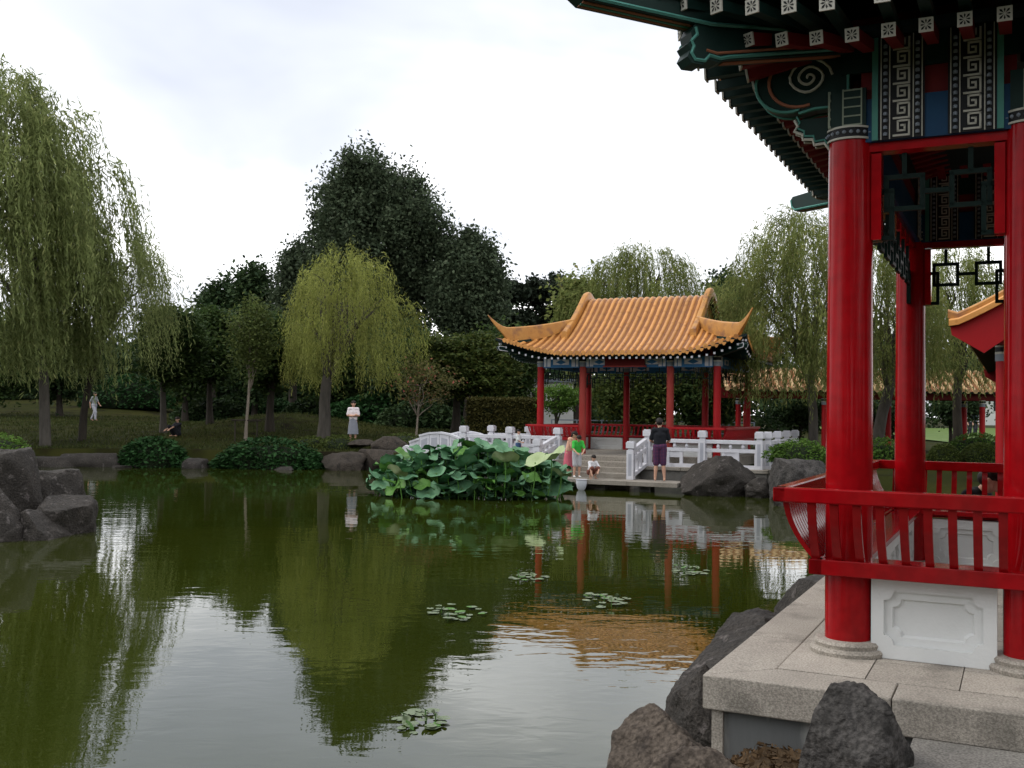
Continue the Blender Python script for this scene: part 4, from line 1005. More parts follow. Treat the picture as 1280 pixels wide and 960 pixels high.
for (px, py, D, hh, lb) in ((3, 571, 19.2, .27, 'shorter of the two small white stone posts on the left rocks'), (10, 569, 18.8, .34, 'taller of the two small white stone posts on the left rocks')):
    p = at(px, py, D); m = MB(); m.b2((-.055, -.055, -.5), (.055, .055, hh - .12)); m.b2((-.045, -.045, hh - .119), (.045, .045, hh - .10)); m.lathe([(.058, hh - .099), (.062, hh - .04), (.05, hh), (.02, hh + .012)], 10)
    tag(m.build('marker_post', MT['wstone'], None, loc=(p.x - .1, p.y, p.z - .26), bevel=.005), lb, 'post', 'white posts on the left rocks')
# ------------------------------------------------------------------ foliage
def leaf_quads(P, size, asp=.55, up=.35, axis=None, jit=1.0):
    n = len(P); nrm = RNG.normal(size=(n, 3)); nrm[:, 2] = np.abs(nrm[:, 2]) + up; nrm /= np.linalg.norm(nrm, axis=1)[:, None]
    t = RNG.normal(size=(n, 3)) if axis is None else axis + RNG.normal(size=(n, 3)) * .25 * jit
    t -= nrm * (t * nrm).sum(1)[:, None]; t /= np.linalg.norm(t, axis=1)[:, None] + 1e-9; b = np.cross(nrm, t)
    s = size * RNG.uniform(.65, 1.35, n); L = (t.T * s).T; W = (b.T * (s * asp)).T
    V = np.stack([P - L * .5, P + W * .5 - L * .05, P + L * .5, P - W * .5 - L * .05], 1).reshape(-1, 3)
    return V
def quads_obj(name, V, mat_, parent=None, **kw):
    return link(name, arr_mesh(name, V, np.arange(len(V)).reshape(-1, 4), mat_), parent, **kw)
def blob_points(blobs, n_clump, per, spread, shell=.5, flat=1.0):
    vol = np.array([b[3] * b[4] * b[5] for b in blobs]) ** .67; cnt = np.maximum(3, (n_clump * vol / vol.sum()).astype(int)); out_ = []; cc = []
    for b, c_ in zip(blobs, cnt):
        d = RNG.normal(size=(c_, 3)); d /= np.linalg.norm(d, axis=1)[:, None]
        r = shell + (1 - shell) * RNG.random(c_) ** .6; r *= RNG.uniform(.86, 1.10, c_)
        C = np.array(b[:3]) + d * r[:, None] * np.array(b[3:6]); cc.append(C)
        off = RNG.normal(size=(c_, per, 3)) * spread * RNG.uniform(.6, 1.3, (c_, 1, 1)); off[..., 2] *= flat
        out_.append((C[:, None, :] + off).reshape(-1, 3))
    return np.concatenate(out_), np.concatenate(cc)
def limb_path(a, b, sag=.15, n=6, seed=0):
    a, b = Vector(a), Vector(b); rs = random.Random(seed); o = []
    for k in range(n + 1):
        t = k / n; p = a.lerp(b, t); p.z += sag * (b - a).length * math.sin(math.pi * t) * .5
        p += Vector((rs.uniform(-1, 1), rs.uniform(-1, 1), rs.uniform(-.5, .5))) * (.05 * (b - a).length * math.sin(math.pi * t)); o.append(p)
    return o
def tree(name, label, base, trunk_h, tr, blobs, mat_l, mat_b, n_clump, per, size, spread, group=None, lean=(0, 0), asp=.55, up=.35, shell=.5, flat=1.0, limbs=10, cat='tree', axis=None, seed=1):
    e_ = empty(name, base, 0, label, cat, group); m = MB(); rs = random.Random(seed)
    top = Vector((lean[0], lean[1], trunk_h)); pth = [Vector((0, 0, -.3))] + [Vector((lean[0] * (t ** 1.4) + .04 * trunk_h * math.sin(3 * t + seed) * t, lean[1] * t + .03 * trunk_h * math.sin(4 * t + seed * 2) * t, trunk_h * t)) for t in np.linspace(.0, 1, 7)]
    m.tube(pth, [tr * 1.5, tr * 1.25] + [tr * (1 - .5 * t) for t in np.linspace(.15, 1, 6)], 10)
    P_, C_ = blob_points(blobs, n_clump, per, spread, shell, flat)
    for k in range(limbs):
        c_ = Vector(C_[rs.randrange(len(C_))]); st = pth[rs.randrange(4, len(pth))]
        path = limb_path(st, c_, .12, 6, seed * 50 + k); m.tube(path, [tr * (.42 * (1 - j / 6.5) + .02) for j in range(7)], 6)
    m.build('trunk', mat_b, e_, smooth='all')
    quads_obj('crown', leaf_quads(P_, size, asp, up, axis), mat_l, e_)
    return e_
def willow(name, label, base, H, rx, ry, mat_l, mat_b, tr=.22, strands=900, drop=(2.0, 4.5), zmin=1.8, lean=(0, 0), fork=.35, leaf=.16, lw=.17, wind=.0, group='weeping willows', seed=3, top_sparse=.0, cx=0, cy=0, low=.42):
    """arching limbs, and from the domed crown many hanging strands set with narrow leaves"""
    e_ = empty(name, base, 0, label, 'willow tree', group); m = MB(); rs = random.Random(seed); rg = np.random.default_rng(seed)
    fk = Vector((lean[0], lean[1], H * fork)); pth = [Vector((0, 0, -.3)), Vector((0, 0, .1))] + [Vector((lean[0] * t ** 1.3 + .06 * math.sin(5 * t + seed), lean[1] * t + .06 * math.cos(4 * t + seed), H * fork * t)) for t in (.25, .5, .75, 1)]
    m.tube(pth, [tr * 1.6, tr * 1.25, tr * 1.1, tr, tr * .95, tr * .85], 10)
    tips = []
    for k in range(16):
        a = 2 * math.pi * (k + rs.uniform(-.3, .3)) / 16; q = rs.uniform(.25, .8); zt = H * (.96 - .42 * q * q) * rs.uniform(.9, 1.0)
        tp = Vector((cx + rx * q * math.cos(a), cy + ry * q * math.sin(a), zt)); path = limb_path(fk if k % 3 else pth[-2], tp, .22, 8, seed * 31 + k)
        m.tube(path, [tr * (.5 * (1 - j / 8.6) + .03) for j in range(9)], 6); tips += path[3:]
        for _ in range(2):
            st = path[rs.randrange(3, 7)]; t2 = st + Vector((rs.uniform(-1, 1) * rx * .3, rs.uniform(-1, 1) * ry * .3, rs.uniform(.0, .12) * H))
            p2 = limb_path(st, t2, .2, 5, seed * 77 + k); m.tube(p2, [tr * (.16 * (1 - j / 5.5) + .015) for j in range(6)], 5); tips += p2[2:]
    m.build('trunk', mat_b, e_, smooth='all')
    # strand origins: over the dome and its lower tiers, clustered on a number of drooping boughs
    nb = max(40, strands // 20); al = rg.uniform(0, 2 * np.pi, nb); ti = rg.random(nb) ** .75; zf = low + (1 - low) * ti
    env = np.where(ti < .35, .78 + .22 * ti / .35, np.sqrt(np.clip(1 - ((ti - .35) / .66) ** 1.9, 0, 1))) * (1 + .15 * np.sin(al * 3 + seed) + .14 * np.sin(al * 7 + 2 * seed + zf * 9)); q = env * rg.uniform(.35, 1.0, nb) ** .6
    bz = H * zf; bx = cx + rx * q * np.cos(al); by = cy + ry * q * np.sin(al)
    ns = strands; bi = rg.integers(0, nb, ns)
    sx = bx[bi] + rg.normal(size=ns) * rx * .055; sy = by[bi] + rg.normal(size=ns) * ry * .055; sz = bz[bi] + rg.normal(size=ns) * .22
    rad = np.sqrt(((sx - cx) / rx) ** 2 + ((sy - cy) / ry) ** 2) + .05
    Ls = rg.uniform(drop[0], drop[1], ns) * (.6 + .5 * np.clip(rad, 0, 1)); Ls = np.minimum(Ls, np.maximum(.6, sz - zmin + rg.normal(size=ns) * .30))
    ox = (sx - cx) / rx / rad; oy = (sy - cy) / ry / rad
    Ps = []; Ts = []
    for s_ in range(ns):
        k = max(5, int(Ls[s_] / (leaf * .5))); t = (np.arange(k) + rg.random(k) * .8) / k
        out_ = .55 * rg.uniform(.5, 1.5) * (1 - np.exp(-3.2 * t)); rise = .32 * np.sin(np.pi * np.clip(t * 3.2, 0, 1)) * rg.uniform(.2, 1.3)
        ph = rg.uniform(0, 6.28)
        x = sx[s_] + ox[s_] * out_ + wind * Ls[s_] * t ** 1.6 + .05 * np.sin(4 * t + ph); y = sy[s_] + oy[s_] * out_ + .05 * np.cos(4 * t + ph); z = sz[s_] + rise - Ls[s_] * t ** 1.15
        Pk = np.stack([x, y, z], -1); T = np.gradient(Pk, axis=0) if k > 1 else np.array([[0, 0, -1.]]); T /= np.linalg.norm(T, axis=1)[:, None] + 1e-9
        Ps.append(Pk + rg.normal(size=Pk.shape) * .02); Ts.append(T)
    P_ = np.concatenate(Ps); T_ = np.concatenate(Ts) + rg.normal(size=(len(P_), 3)) * .30
    T_[:, 2] -= .25
    quads_obj('crown', leaf_quads(P_, leaf, lw, .0, T_, .4), mat_l, e_)
    return e_

L_will = leafmat('willow_leaf', (.150, .185, .065), (.275, .320, .120), (.34, .35, .14), .5)
L_yell = leafmat('yellow_willow_leaf', (.190, .215, .052), (.325, .350, .098), (.40, .39, .12), .5)
L_will2 = leafmat('olive_willow_leaf', (.120, .155, .045), (.235, .265, .085), (.31, .28, .11), .48)
L_dark = leafmat('dark_leaf', (.036, .054, .030), (.080, .106, .058), (.12, .145, .088), .25, .6, .08)
L_ever = leafmat('evergreen_leaf', (.020, .042, .017), (.054, .086, .032), None, .2)
L_map = leafmat('maple_leaf', (.034, .056, .015), (.082, .106, .026), (.15, .145, .038), .35)
L_map2 = leafmat('shade_maple_leaf', (.026, .052, .016), (.068, .102, .030), None, .35)
L_young = leafmat('young_leaf', (.07, .10, .03), (.135, .165, .05), None, .4)
L_pink = leafmat('pink_tinged_leaf', (.075, .09, .030), (.15, .13, .05), (.45, .12, .10), .35)
L_jun = leafmat('juniper_leaf', (.014, .044, .013), (.036, .092, .028), None, .2)
L_bush = leafmat('bush_leaf', (.05, .115, .018), (.125, .21, .042), None, .35)
L_box = leafmat('clipped_leaf', (.045, .070, .016), (.095, .120, .030), None, .3)
L_pine = leafmat('pine_needle', (.018, .028, .018), (.040, .052, .032), None, .15)
L_hedge = leafmat('hedge_leaf', (.055, .055, .016), (.10, .09, .028), None, .25)

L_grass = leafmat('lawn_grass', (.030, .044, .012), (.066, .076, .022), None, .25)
def gbase(px, D, dz=0):
    p = at(px, 500, D); return Vector((p.x, p.y, ground_z(p.x, p.y) + dz))
def rel(base, px, py, D): return at(px, py, D) - base

# the big willow on the left and its neighbours
willow('weeping_willow', 'huge grey-green weeping willow towering over the left rocks', gbase(58, 38.5), 13.9, 4.9, 3.9, L_will, MT['bark_grey'], .17, 7000, (1.3, 4.0), 2.45, (-.5, 0), .40, .27, .19, .06, seed=5, cx=-2.5, low=.28)
willow('weeping_willow', 'smaller willow with dark trunk leaning out from under the huge willow', gbase(104, 41), 8.6, 2.4, 2.6, L_will, MT['bark'], .13, 1250, (.8, 2.8), 2.5, (.6, 0), .5, .20, .16, .12, seed=9, cx=1.0, low=.45)
willow('weeping_willow', 'yellow-leaved weeping willow next to the woman with folded arms', gbase(405, 43.5), 7.75, 2.45, 2.3, L_yell, MT['bark_grey'], .23, 1900, (.5, 2.7), 2.2, (.2, 0), .40, .17, .18, .03, seed=14, cx=.8, low=.42)
willow('weeping_willow', 'broad willow rising behind the ridge of the far pavilion', gbase(800, 56), 10.3, 4.0, 3.4, L_will2, MT['bark'], .3, 2600, (1.2, 3.6), 2.2, (0, 0), .4, .24, .18, .05, seed=15)
willow('weeping_willow', 'willow trailing strands over the right eave of the far pavilion', gbase(1018, 32.0), 7.5, 2.25, 2.1, L_will2, MT['bark_grey'], .14, 2500, (1.0, 3.0), 2.0, (-.2, 0), .42, .16, .17, -.03, seed=18, cx=-.62, low=.40)
willow('weeping_willow', 'willow with leaning trunk seen between the near red columns', gbase(1096, 35.0), 7.3, 1.9, 2.0, L_will2, MT['bark_grey'], .19, 1900, (1.0, 3.0), 2.4, (.55, 0), .42, .17, .17, .05, seed=22, cx=.35, low=.42)
willow('weeping_willow', 'willow hanging over the tiled walkway under the fretwork', gbase(1196, 39.0), 7.7, 2.0, 2.0, L_will2, MT['bark'], .16, 1600, (1.0, 3.2), 2.7, (.1, 0), .45, .18, .17, .02, seed=27, low=.42)

def dome(px0, px1, ytop, ybot, D, base, n=7, seed=1, deep=.8):
    """crown lobes filling a measured width and height at its distance"""
    rs = random.Random(seed); a = at(px0, ybot, D) - base; b = at(px1, ytop, D) - base
    cx, cz = (a.x + b.x) / 2, (a.z + b.z) / 2; rx, rz = (b.x - a.x) / 2, (b.z - a.z) / 2; o = [(cx, 0, cz, rx * .80, rx * deep * .8, rz * .82)]
    for k in range(n):
        an = 2 * math.pi * k / n + rs.uniform(-.3, .3); q = rs.uniform(.42, .62)
        o.append((cx + rx * q * math.cos(an), rx * deep * rs.uniform(-.5, .5), cz + rz * q * math.sin(an), rx * rs.uniform(.30, .48), rx * deep * rs.uniform(.3, .5), rz * rs.uniform(.30, .46)))
    return o
def std(name, label, px, D, px0, px1, ytop, ybot, mat_l, mat_b, n_clump, per, size, spread, tr=.18, group=None, seed=1, n=7, **kw):
    b = gbase(px, D); bl = dome(px0, px1, ytop, ybot, D, b, n, seed); zt = bl[0][2]
    return tree(name, label, b, max(1.0, zt * .95), tr, bl, mat_l, mat_b, n_clump, per, size, spread, group, seed=seed, **kw)
gT = 'trees in the wood behind the lawn'
std('broadleaf_tree', 'tall dark broadleaf tree, the highest in the wood, with upright leafy shoots', 470, 68, 362, 576, 176, 450, L_dark, MT['bark'], 850, 120, .27, .42, .4, gT, 31, 11, up=.1, shell=.35)
std('broadleaf_tree', 'shorter dark broadleaf tree joined to the right of the tallest one', 585, 66, 530, 634, 268, 450, L_dark, MT['bark'], 400, 110, .26, .40, .3, gT, 32, 8, up=.1, shell=.35)
std('broadleaf_tree', 'dark leafy tree low on the left flank of the tallest tree', 365, 69, 335, 412, 292, 450, L_dark, MT['bark'], 220, 100, .26, .40, .3, gT, 33, 6, up=.1, shell=.35)
std('evergreen_tree', 'dark evergreen with stepped top on the left flank of the tall trees', 310, 72, 280, 352, 322, 470, L_ever, MT['bark'], 210, 50, .36, .42, .3, gT, 34, 6)
std('evergreen_tree', 'small dark evergreen at the outer end of the tall tree group', 266, 73, 240, 305, 340, 470, L_ever, MT['bark'], 170, 50, .36, .42, .3, gT, 35, 6)
b = gbase(655, 74)
tree('pine_tree', 'dark flat-topped pine behind the left horn of the far pavilion roof', b, 8.2, .28, [(*rel(b, x, y, 74)[:], r, 1.6, .75) for x, y, r in ((635, 372, 1.8), (660, 362, 2.3), (682, 358, 1.7), (690, 380, 1.6), (625, 395, 1.5), (655, 400, 2.0), (700, 400, 1.3), (640, 425, 1.6), (675, 430, 1.8))], L_pine, MT['bark'], 260, 60, .34, .34, gT, flat=.55, limbs=14, seed=36)
std('evergreen_tree', 'green evergreen at the right of the broad willow behind the pavilion', 905, 60, 868, 950, 338, 480, L_ever, MT['bark'], 230, 50, .34, .40, .3, gT, 37, 6)
std('broadleaf_tree', 'green tree between the pine and the broad willow', 722, 58, 692, 760, 338, 470, L_will2, MT['bark'], 190, 50, .28, .38, .25, gT, 38, 6)
# mid-distance trees on the lawn
gM = 'trees on the lawn of the far bank'
std('maple_tree', 'shady maple with grey trunk next to the seated figure', 205, 46, 168, 262, 372, 488, L_map2, MT['bark_grey'], 260, 55, .20, .36, .16, gM, 41, 8, flat=.45, limbs=14, up=.9)
std('maple_tree', 'shady maple with black trunk between grey trunk and young tree', 263, 50, 225, 302, 378, 486, L_map2, MT['bark'], 230, 55, .21, .36, .17, gM, 42, 8, flat=.45, limbs=14, up=.9)
std('maple_tree', 'dark tree with straight trunk behind the juniper beside the young tree', 338, 47, 292, 385, 385, 492, L_map2, MT['bark'], 230, 50, .21, .36, .2, gM, 43, 8, flat=.5, up=.9)
yt = std('young_tree', 'slender young tree with pale trunk tied to a low wooden support', 308, 42.5, 284, 346, 366, 478, L_young, MT['bark_pale'], 120, 34, .15, .26, .07, gM, 44, 7, limbs=12)
m = MB()
for sx in (-.45, .45): m.tube([(sx, .05, -.2), (sx, .05, .95)], .03, 6)
m.tube([(-.6, .0, .9), (.6, .0, .9)], .035, 6); m.build('support_frame', MT['bark'], yt)
std('maple_tree', 'wide spreading maple with olive top next to the far pavilion roof', 570, 49, 492, 664, 412, 500, L_map, MT['bark'], 520, 55, .20, .36, .22, gM, 45, 11, flat=.4, limbs=20, up=1.0)
std('small_tree', 'small thin tree with reddish-pink leaf tips by the footbridge', 520, 41.5, 488, 578, 446, 512, L_pink, MT['bark_pale'], 85, 20, .12, .24, .05, gM, 46, 8, limbs=14, flat=.6, lean=(.25, 0))
std('small_tree', 'low garden pine with cushion foliage seen through the far pavilion', 697, 44, 670, 726, 478, 520, L_bush, MT['bark'], 70, 40, .13, .20, .10, gM, 47, 5, flat=.4, limbs=8)
std('broadleaf_tree', 'dark tree filling the view between the far pavilion columns', 800, 47, 735, 862, 448, 530, L_map, MT['bark'], 300, 50, .18, .36, .2, gM, 48, 8)
std('broadleaf_tree', 'dark tree behind the right bay of the far pavilion', 872, 47, 838, 930, 440, 540, L_map2, MT['bark'], 260, 50, .2, .36, .2, gM, 49, 8)
std('small_tree', 'dark round garden tree under the tiled walkway', 1000, 46.5, 968, 1040, 488, 540, L_ever, MT['bark'], 130, 45, .16, .24, .1, gM, 50, 6)
std('small_tree', 'dark bushy tree behind the leaning willow trunk', 1092, 47, 1072, 1140, 490, 545, L_ever, MT['bark'], 130, 45, .16, .24, .1, gM, 51, 6)
std('small_tree', 'low dark tree with twisted stem beyond the clipped round bushes', 1188, 43.8 + 4, 1160, 1236, 488, 528, L_ever, MT['bark'], 130, 45, .16, .24, .1, gM, 52, 6)
for i, (px, D, a0, a1, yt, yb, lb) in enumerate(((-5, 60, -50, 45, 395, 505, 'dark tree behind the huge willow at the lawn edge'), (75, 62, 30, 122, 405, 500, 'dark tree behind the huge willow trunk'), (232, 60, 196, 275, 385, 500, 'dark tree closing the gap between the two shady maples'),
                                           (318, 60, 280, 362, 395, 505, 'dark tree behind the young staked tree'), (425, 60, 380, 470, 400, 510, 'dark tree behind the yellow willow'), (500, 58, 455, 545, 400, 515, 'dark tree between yellow willow and spreading maple'), (620, 58, 580, 672, 410, 515, 'dark tree above the square-cut hedge'))):
    std('broadleaf_tree', lb, px, D, a0, a1, yt, yb, L_ever if i % 2 else L_map2, MT['bark'], 230, 60, .26, .42, .2, gT, 110 + i, 7)
# rest of the wood behind: one mass
P_ = []; 
for k in range(600):
    px = RNG.uniform(-380, 780); D = RNG.uniform(80, 104)
    top = 5.4 if 100 < px < 205 else RNG.uniform(5.5, 9.0)
    p = at(px, 500, D); r = RNG.uniform(1.6, 2.8); zc = ground_z(p.x, p.y)
    z = zc + RNG.uniform(.5, top - r)
    d = RNG.normal(size=(150, 3)); d /= np.linalg.norm(d, axis=1)[:, None]; P_.append(np.array([p.x, p.y, z]) + d * r * RNG.uniform(.6, 1.05, (150, 1)) + RNG.normal(size=(150, 3)) * .25)
wd_o = quads_obj('far_wood', leaf_quads(np.concatenate(P_), .62), L_ever); tag(wd_o, 'dense dark wood beyond the lawn under the tall trees', 'wood', kind='stuff')
P_ = []
for k in range(190):
    px = RNG.uniform(860, 1340); D = RNG.uniform(95, 112); p = at(px, 500, D); r = RNG.uniform(1.5, 2.6); z = ground_z(p.x, p.y) + (RNG.uniform(3.2, 7.5) if 1185 < px < 1262 else RNG.uniform(.4, 7.5))
    d = RNG.normal(size=(130, 3)); d /= np.linalg.norm(d, axis=1)[:, None]; P_.append(np.array([p.x, p.y, z]) + d * r * RNG.uniform(.6, 1.05, (130, 1)) + RNG.normal(size=(130, 3)) * .25)
wd_o = quads_obj('far_wood', leaf_quads(np.concatenate(P_), .6), L_ever); tag(wd_o, 'line of park trees far behind the tiled walkway', 'wood', kind='stuff')

P_ = []
for k in range(150):                       # unseen trees added behind the photographer to dim column reflections and front light
    a = RNG.uniform(math.radians(200), math.radians(395)); R_ = RNG.uniform(15, 24); cx_, cy_ = 3 + R_ * math.cos(a), 2 + R_ * math.sin(a)
    if cx_ < -9 and cy_ > -6: continue
    r = RNG.uniform(1.5, 2.6); z = ground_z(cx_, cy_) + RNG.uniform(1.0, 9.0)
    d = RNG.normal(size=(150, 3)); d /= np.linalg.norm(d, axis=1)[:, None]; P_.append(np.array([cx_, cy_, z]) + d * r * RNG.uniform(.6, 1.05, (150, 1)) + RNG.normal(size=(150, 3)) * .25)
P_ = np.concatenate(P_); P_ = P_[~((P_[:, 1] > 6) & (P_[:, 0] < 14))]
wd_o = quads_obj('added_park_wood', leaf_quads(P_, .55), L_map2); tag(wd_o, 'unseen park trees added round the photographer to dim the front light', 'wood', kind='stuff')
k = 34000; gx_ = RNG.uniform(-30, 4, k); gy_ = 37.3 + 26 * RNG.random(k) ** 1.3
dd_ = pond_dist(gx_, gy_); okg = (dd_ > .45) & (((gx_ + 4.5) < 0) | (gy_ > 41)); gx_, gy_, dd_ = gx_[okg], gy_[okg], dd_[okg]; gz_ = -.9 + (land(gx_, gy_) + .9) * sm((dd_ + .35) / .7)
Pg = np.stack([gx_, gy_, gz_ + .045], -1); ax_ = np.zeros_like(Pg); ax_[:, 2] = 1; ax_ += RNG.normal(size=Pg.shape) * .35
gr = quads_obj('grass', leaf_quads(Pg, .15, .22, -.6, ax_, .3), L_grass); tag(gr, 'short grass and weeds on the shaded lawn of the far bank', 'grass', kind='stuff')
# shrubs
def shrub(name, label, c, rx, ry, rz, mat_l, n, size, group=None, spray=False, cat='shrub', asp=.5, seed=1, lumps=6, z_off=0):
    e_ = empty(name, c, 0, label, cat, group); rs = np.random.default_rng(seed)
    lp = [(0, 0, 0, 1.0)] + [(rs.uniform(-.55, .55), rs.uniform(-.5, .3), rs.uniform(-.1, .15), rs.uniform(.45, .65)) for _ in range(lumps)]
    pts = []
    for (a, b, c2, s) in lp:
        k = int(n * s ** 2 / sum(q[3] ** 2 for q in lp)); d = rs.normal(size=(k, 3)); d[:, 2] = np.abs(d[:, 2]) * 1.0; d /= np.linalg.norm(d, axis=1)[:, None]
        r = rs.uniform(.88, 1.06, (k, 1)); pts.append((np.array([a, b, c2]) + d * r * s) * np.array([rx, ry, rz]))
    P_ = np.concatenate(pts); ax = None
    if spray: ax = P_ / np.array([rx, ry, rz]); ax[:, 2] = ax[:, 2] * .25 + .12
    quads_obj('foliage', leaf_quads(P_, size, asp, .6 if not spray else 1.0, ax), mat_l, e_)
    m = MB(); 
    for k in range(7):
        a = 6.28 * k / 7; m.tube([(0, 0, -.1), (rx * .4 * math.cos(a), ry * .4 * math.sin(a), rz * .45), (rx * .8 * math.cos(a), ry * .8 * math.sin(a), rz * .6)], [.035, .025, .01], 5)
    m.build('stems', MT['bark'], e_); 
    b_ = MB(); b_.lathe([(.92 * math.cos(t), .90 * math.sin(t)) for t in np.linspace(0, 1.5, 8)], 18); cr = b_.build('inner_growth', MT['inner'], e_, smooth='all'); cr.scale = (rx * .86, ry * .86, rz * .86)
    return e_
gJ = 'junipers spreading on the far bank'
def sh(name, label, px, py, D, rx, ry, rz, *a, **k):
    p = at(px, py, D); return shrub(name, label, p, rx, ry, rz, *a, **k)
sh('juniper', 'spreading juniper on the bank below the maple with grey trunk', 191, 589, 36.9, 1.30, 1.1, 1.20, L_jun, 6500, .17, gJ, True, seed=2)
sh('juniper', 'larger spreading juniper on the bank below the young tree', 338, 589, 37.0, 2.0, 1.2, 1.18, L_jun, 8500, .17, gJ, True, seed=3, lumps=9)
sh('low_shrub', 'low yellow-green shrub at the foot of the yellow willow', 425, 562, 39.4, .85, .7, .55, L_box, 2200, .10, 'low shrubs by the yellow willow', seed=5)
sh('low_shrub', 'flat olive shrub on the bank between juniper and yellow willow', 388, 560, 40.0, .9, .7, .45, L_box, 2000, .10, 'low shrubs by the yellow willow', seed=6)
sh('low_shrub', 'small dark shrub behind the pointed brown rock', 506, 556, 39.5, 1.0, .7, .45, L_box, 1800, .10, 'low shrubs by the yellow willow', seed=7)
sh('low_shrub', 'green shrub at the picture edge behind the left rocks', -2, 575, 30, .95, .8, .75, L_bush, 2600, .11, None, seed=8)
sh('clipped_bush', 'bright green clipped bush on the flat-topped grey block', 1000, 578, 28.0, .85, .65, .62, L_bush, 4200, .09, 'clipped bushes by the terrace', seed=9)
sh('clipped_bush', 'bright green clipped bush between the two near red columns', 1103, 585, 30.0, 1.05, .7, .85, L_bush, 4200, .10, 'clipped bushes by the terrace', seed=10)
sh('clipped_bush', 'rounded olive bush close beside the back red column', 1180, 580, 29.0, .47, .45, .56, L_box, 3200, .06, 'round clipped bushes beyond the near pavilion', seed=11, lumps=0)
sh('clipped_bush', 'wider rounded olive bush next to the gable walkway column', 1226, 582, 29.0, .62, .5, .62, L_box, 3600, .06, 'round clipped bushes beyond the near pavilion', seed=12, lumps=0)
sh('clipped_bush', 'green bush mound behind the two round olive bushes', 1222, 566, 33.0, .95, .6, .62, L_bush, 3200, .08, 'round clipped bushes beyond the near pavilion', seed=13, lumps=2)
gS = 'shrubs under the wood'
for i, (px, py, D, rx, rz, lb) in enumerate(((265, 522, 62, 2.4, 1.4, 'dark shrub behind the black maple trunk'), (330, 518, 63, 2.4, 1.5, 'dark shrub behind the young tree'), (395, 520, 62, 2.2, 1.5, 'dark shrub behind the yellow willow trunk'),
                                             (160, 508, 70, 3.2, 2.2, 'rounded dark shrub beyond the walking figure'), (40, 500, 78, 4.0, 2.0, 'dark shrub beyond the huge willow trunk'), (470, 530, 58, 2.6, 1.8, 'dark shrub behind the woman with folded arms'), (525, 535, 56, 2.4, 1.5, 'dark shrub behind the small pink-tipped tree'))):
    p = at(px, py, D); p.z = ground_z(p.x, p.y); shrub('shrub', lb, p, rx, 1.4, rz, L_jun if i % 2 else L_ever, 6500, .27, gS, seed=20 + i, lumps=5)
def hedge(label, p, q, hgt, dep, mat_, n, size):
    p, q = Vector(p), Vector(q); L = (q - p).length; e_ = empty('hedge', p, math.atan2((q - p).y, (q - p).x), label, 'hedge')
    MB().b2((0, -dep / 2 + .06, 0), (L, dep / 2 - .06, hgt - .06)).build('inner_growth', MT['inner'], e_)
    f = RNG.random(n); k1 = f < .55; P_ = np.stack([RNG.uniform(0, L, n), np.where(k1, -dep / 2, RNG.uniform(-dep / 2, dep / 2, n)), np.where(k1, RNG.uniform(0, hgt, n), hgt)], -1) + RNG.normal(size=(n, 3)) * .05
    quads_obj('foliage', leaf_quads(P_, size), mat_, e_)
pa, pb = gbase(588, 46), gbase(676, 45)
hedge('square-cut olive hedge between the spreading maple and the far pavilion', pa, pb, 1.75, 1.0, L_hedge, 9000, .12)

# garden railings and far lawn behind the pavilion
fe = empty('railing', gbase(690, 50), math.radians(-4), 'grey park railing seen between the far pavilion columns', 'fence')
for k in range(9): MB().b2((k * 1.2 - .03, -.03, -.2), (k * 1.2 + .03, .03, 1.15)).build('post', MT['greyblue'], fe)
for z in (.25, .55, .85, 1.1): MB().b2((0, -.02, z), (9.6, .02, z + .05)).build('rail', MT['greyblue'], fe)
MT['lawn_g'] = pmat('green_lawn', (.07, .12, .025), (.11, .16, .04), .8, .95, .5, 20)
m = MB(); pts = []
for j in range(9):
    for i in range(13):
        x = 25 + 30 * i / 12; y = 52 + 40 * j / 8; pts.append((x, y, ground_z(x, y) + .012 + .55 * (j / 8) ** 1.5))
m.add(pts, [[j * 13 + i, j * 13 + i + 1, (j + 1) * 13 + i + 1, (j + 1) * 13 + i] for j in range(8) for i in range(12)])
tag(m.build('lawn', MT['lawn_g'], None, smooth='all'), kind='structure')
MT['pale_wall'] = pmat('pale_render', (.5, .5, .48), (.58, .58, .56), 1, .8)
def house(label, p, rz, W, Dp_, H, nwin):
    e_ = empty('park_building', p, rz, label, 'building'); MB().b2((0, 0, -.5), (W, Dp_, H)).build('wall', MT['pale_wall'], e_)
    MB().b2((-.3, -.3, H + .001), (W + .3, Dp_ + .3, H + .25)).build('roof', MT['greyblue'], e_)
    for k in range(nwin):
        x = W * (k + .5) / nwin; w_ = MB().b2((x - .5, -.03, H * .35), (x + .5, -.001, H * .78)).build('window', MT['black'], e_)
        MB().b2((x - .55, -.06, H * .33), (x + .55, -.0, H * .35)).build('sill', MT['pale_wall'], w_)
house('pale low park building glimpsed past the hedge and maple', at(600, 505, 78) + Vector((0, 0, -1.2)), -.05, 7, 5, 2.9, 4)
house('pale low park building beyond the green lawn and walkway', at(1206, 520, 94) + Vector((0, 0, -.3)), -.1, 12, 5, 2.2, 6)

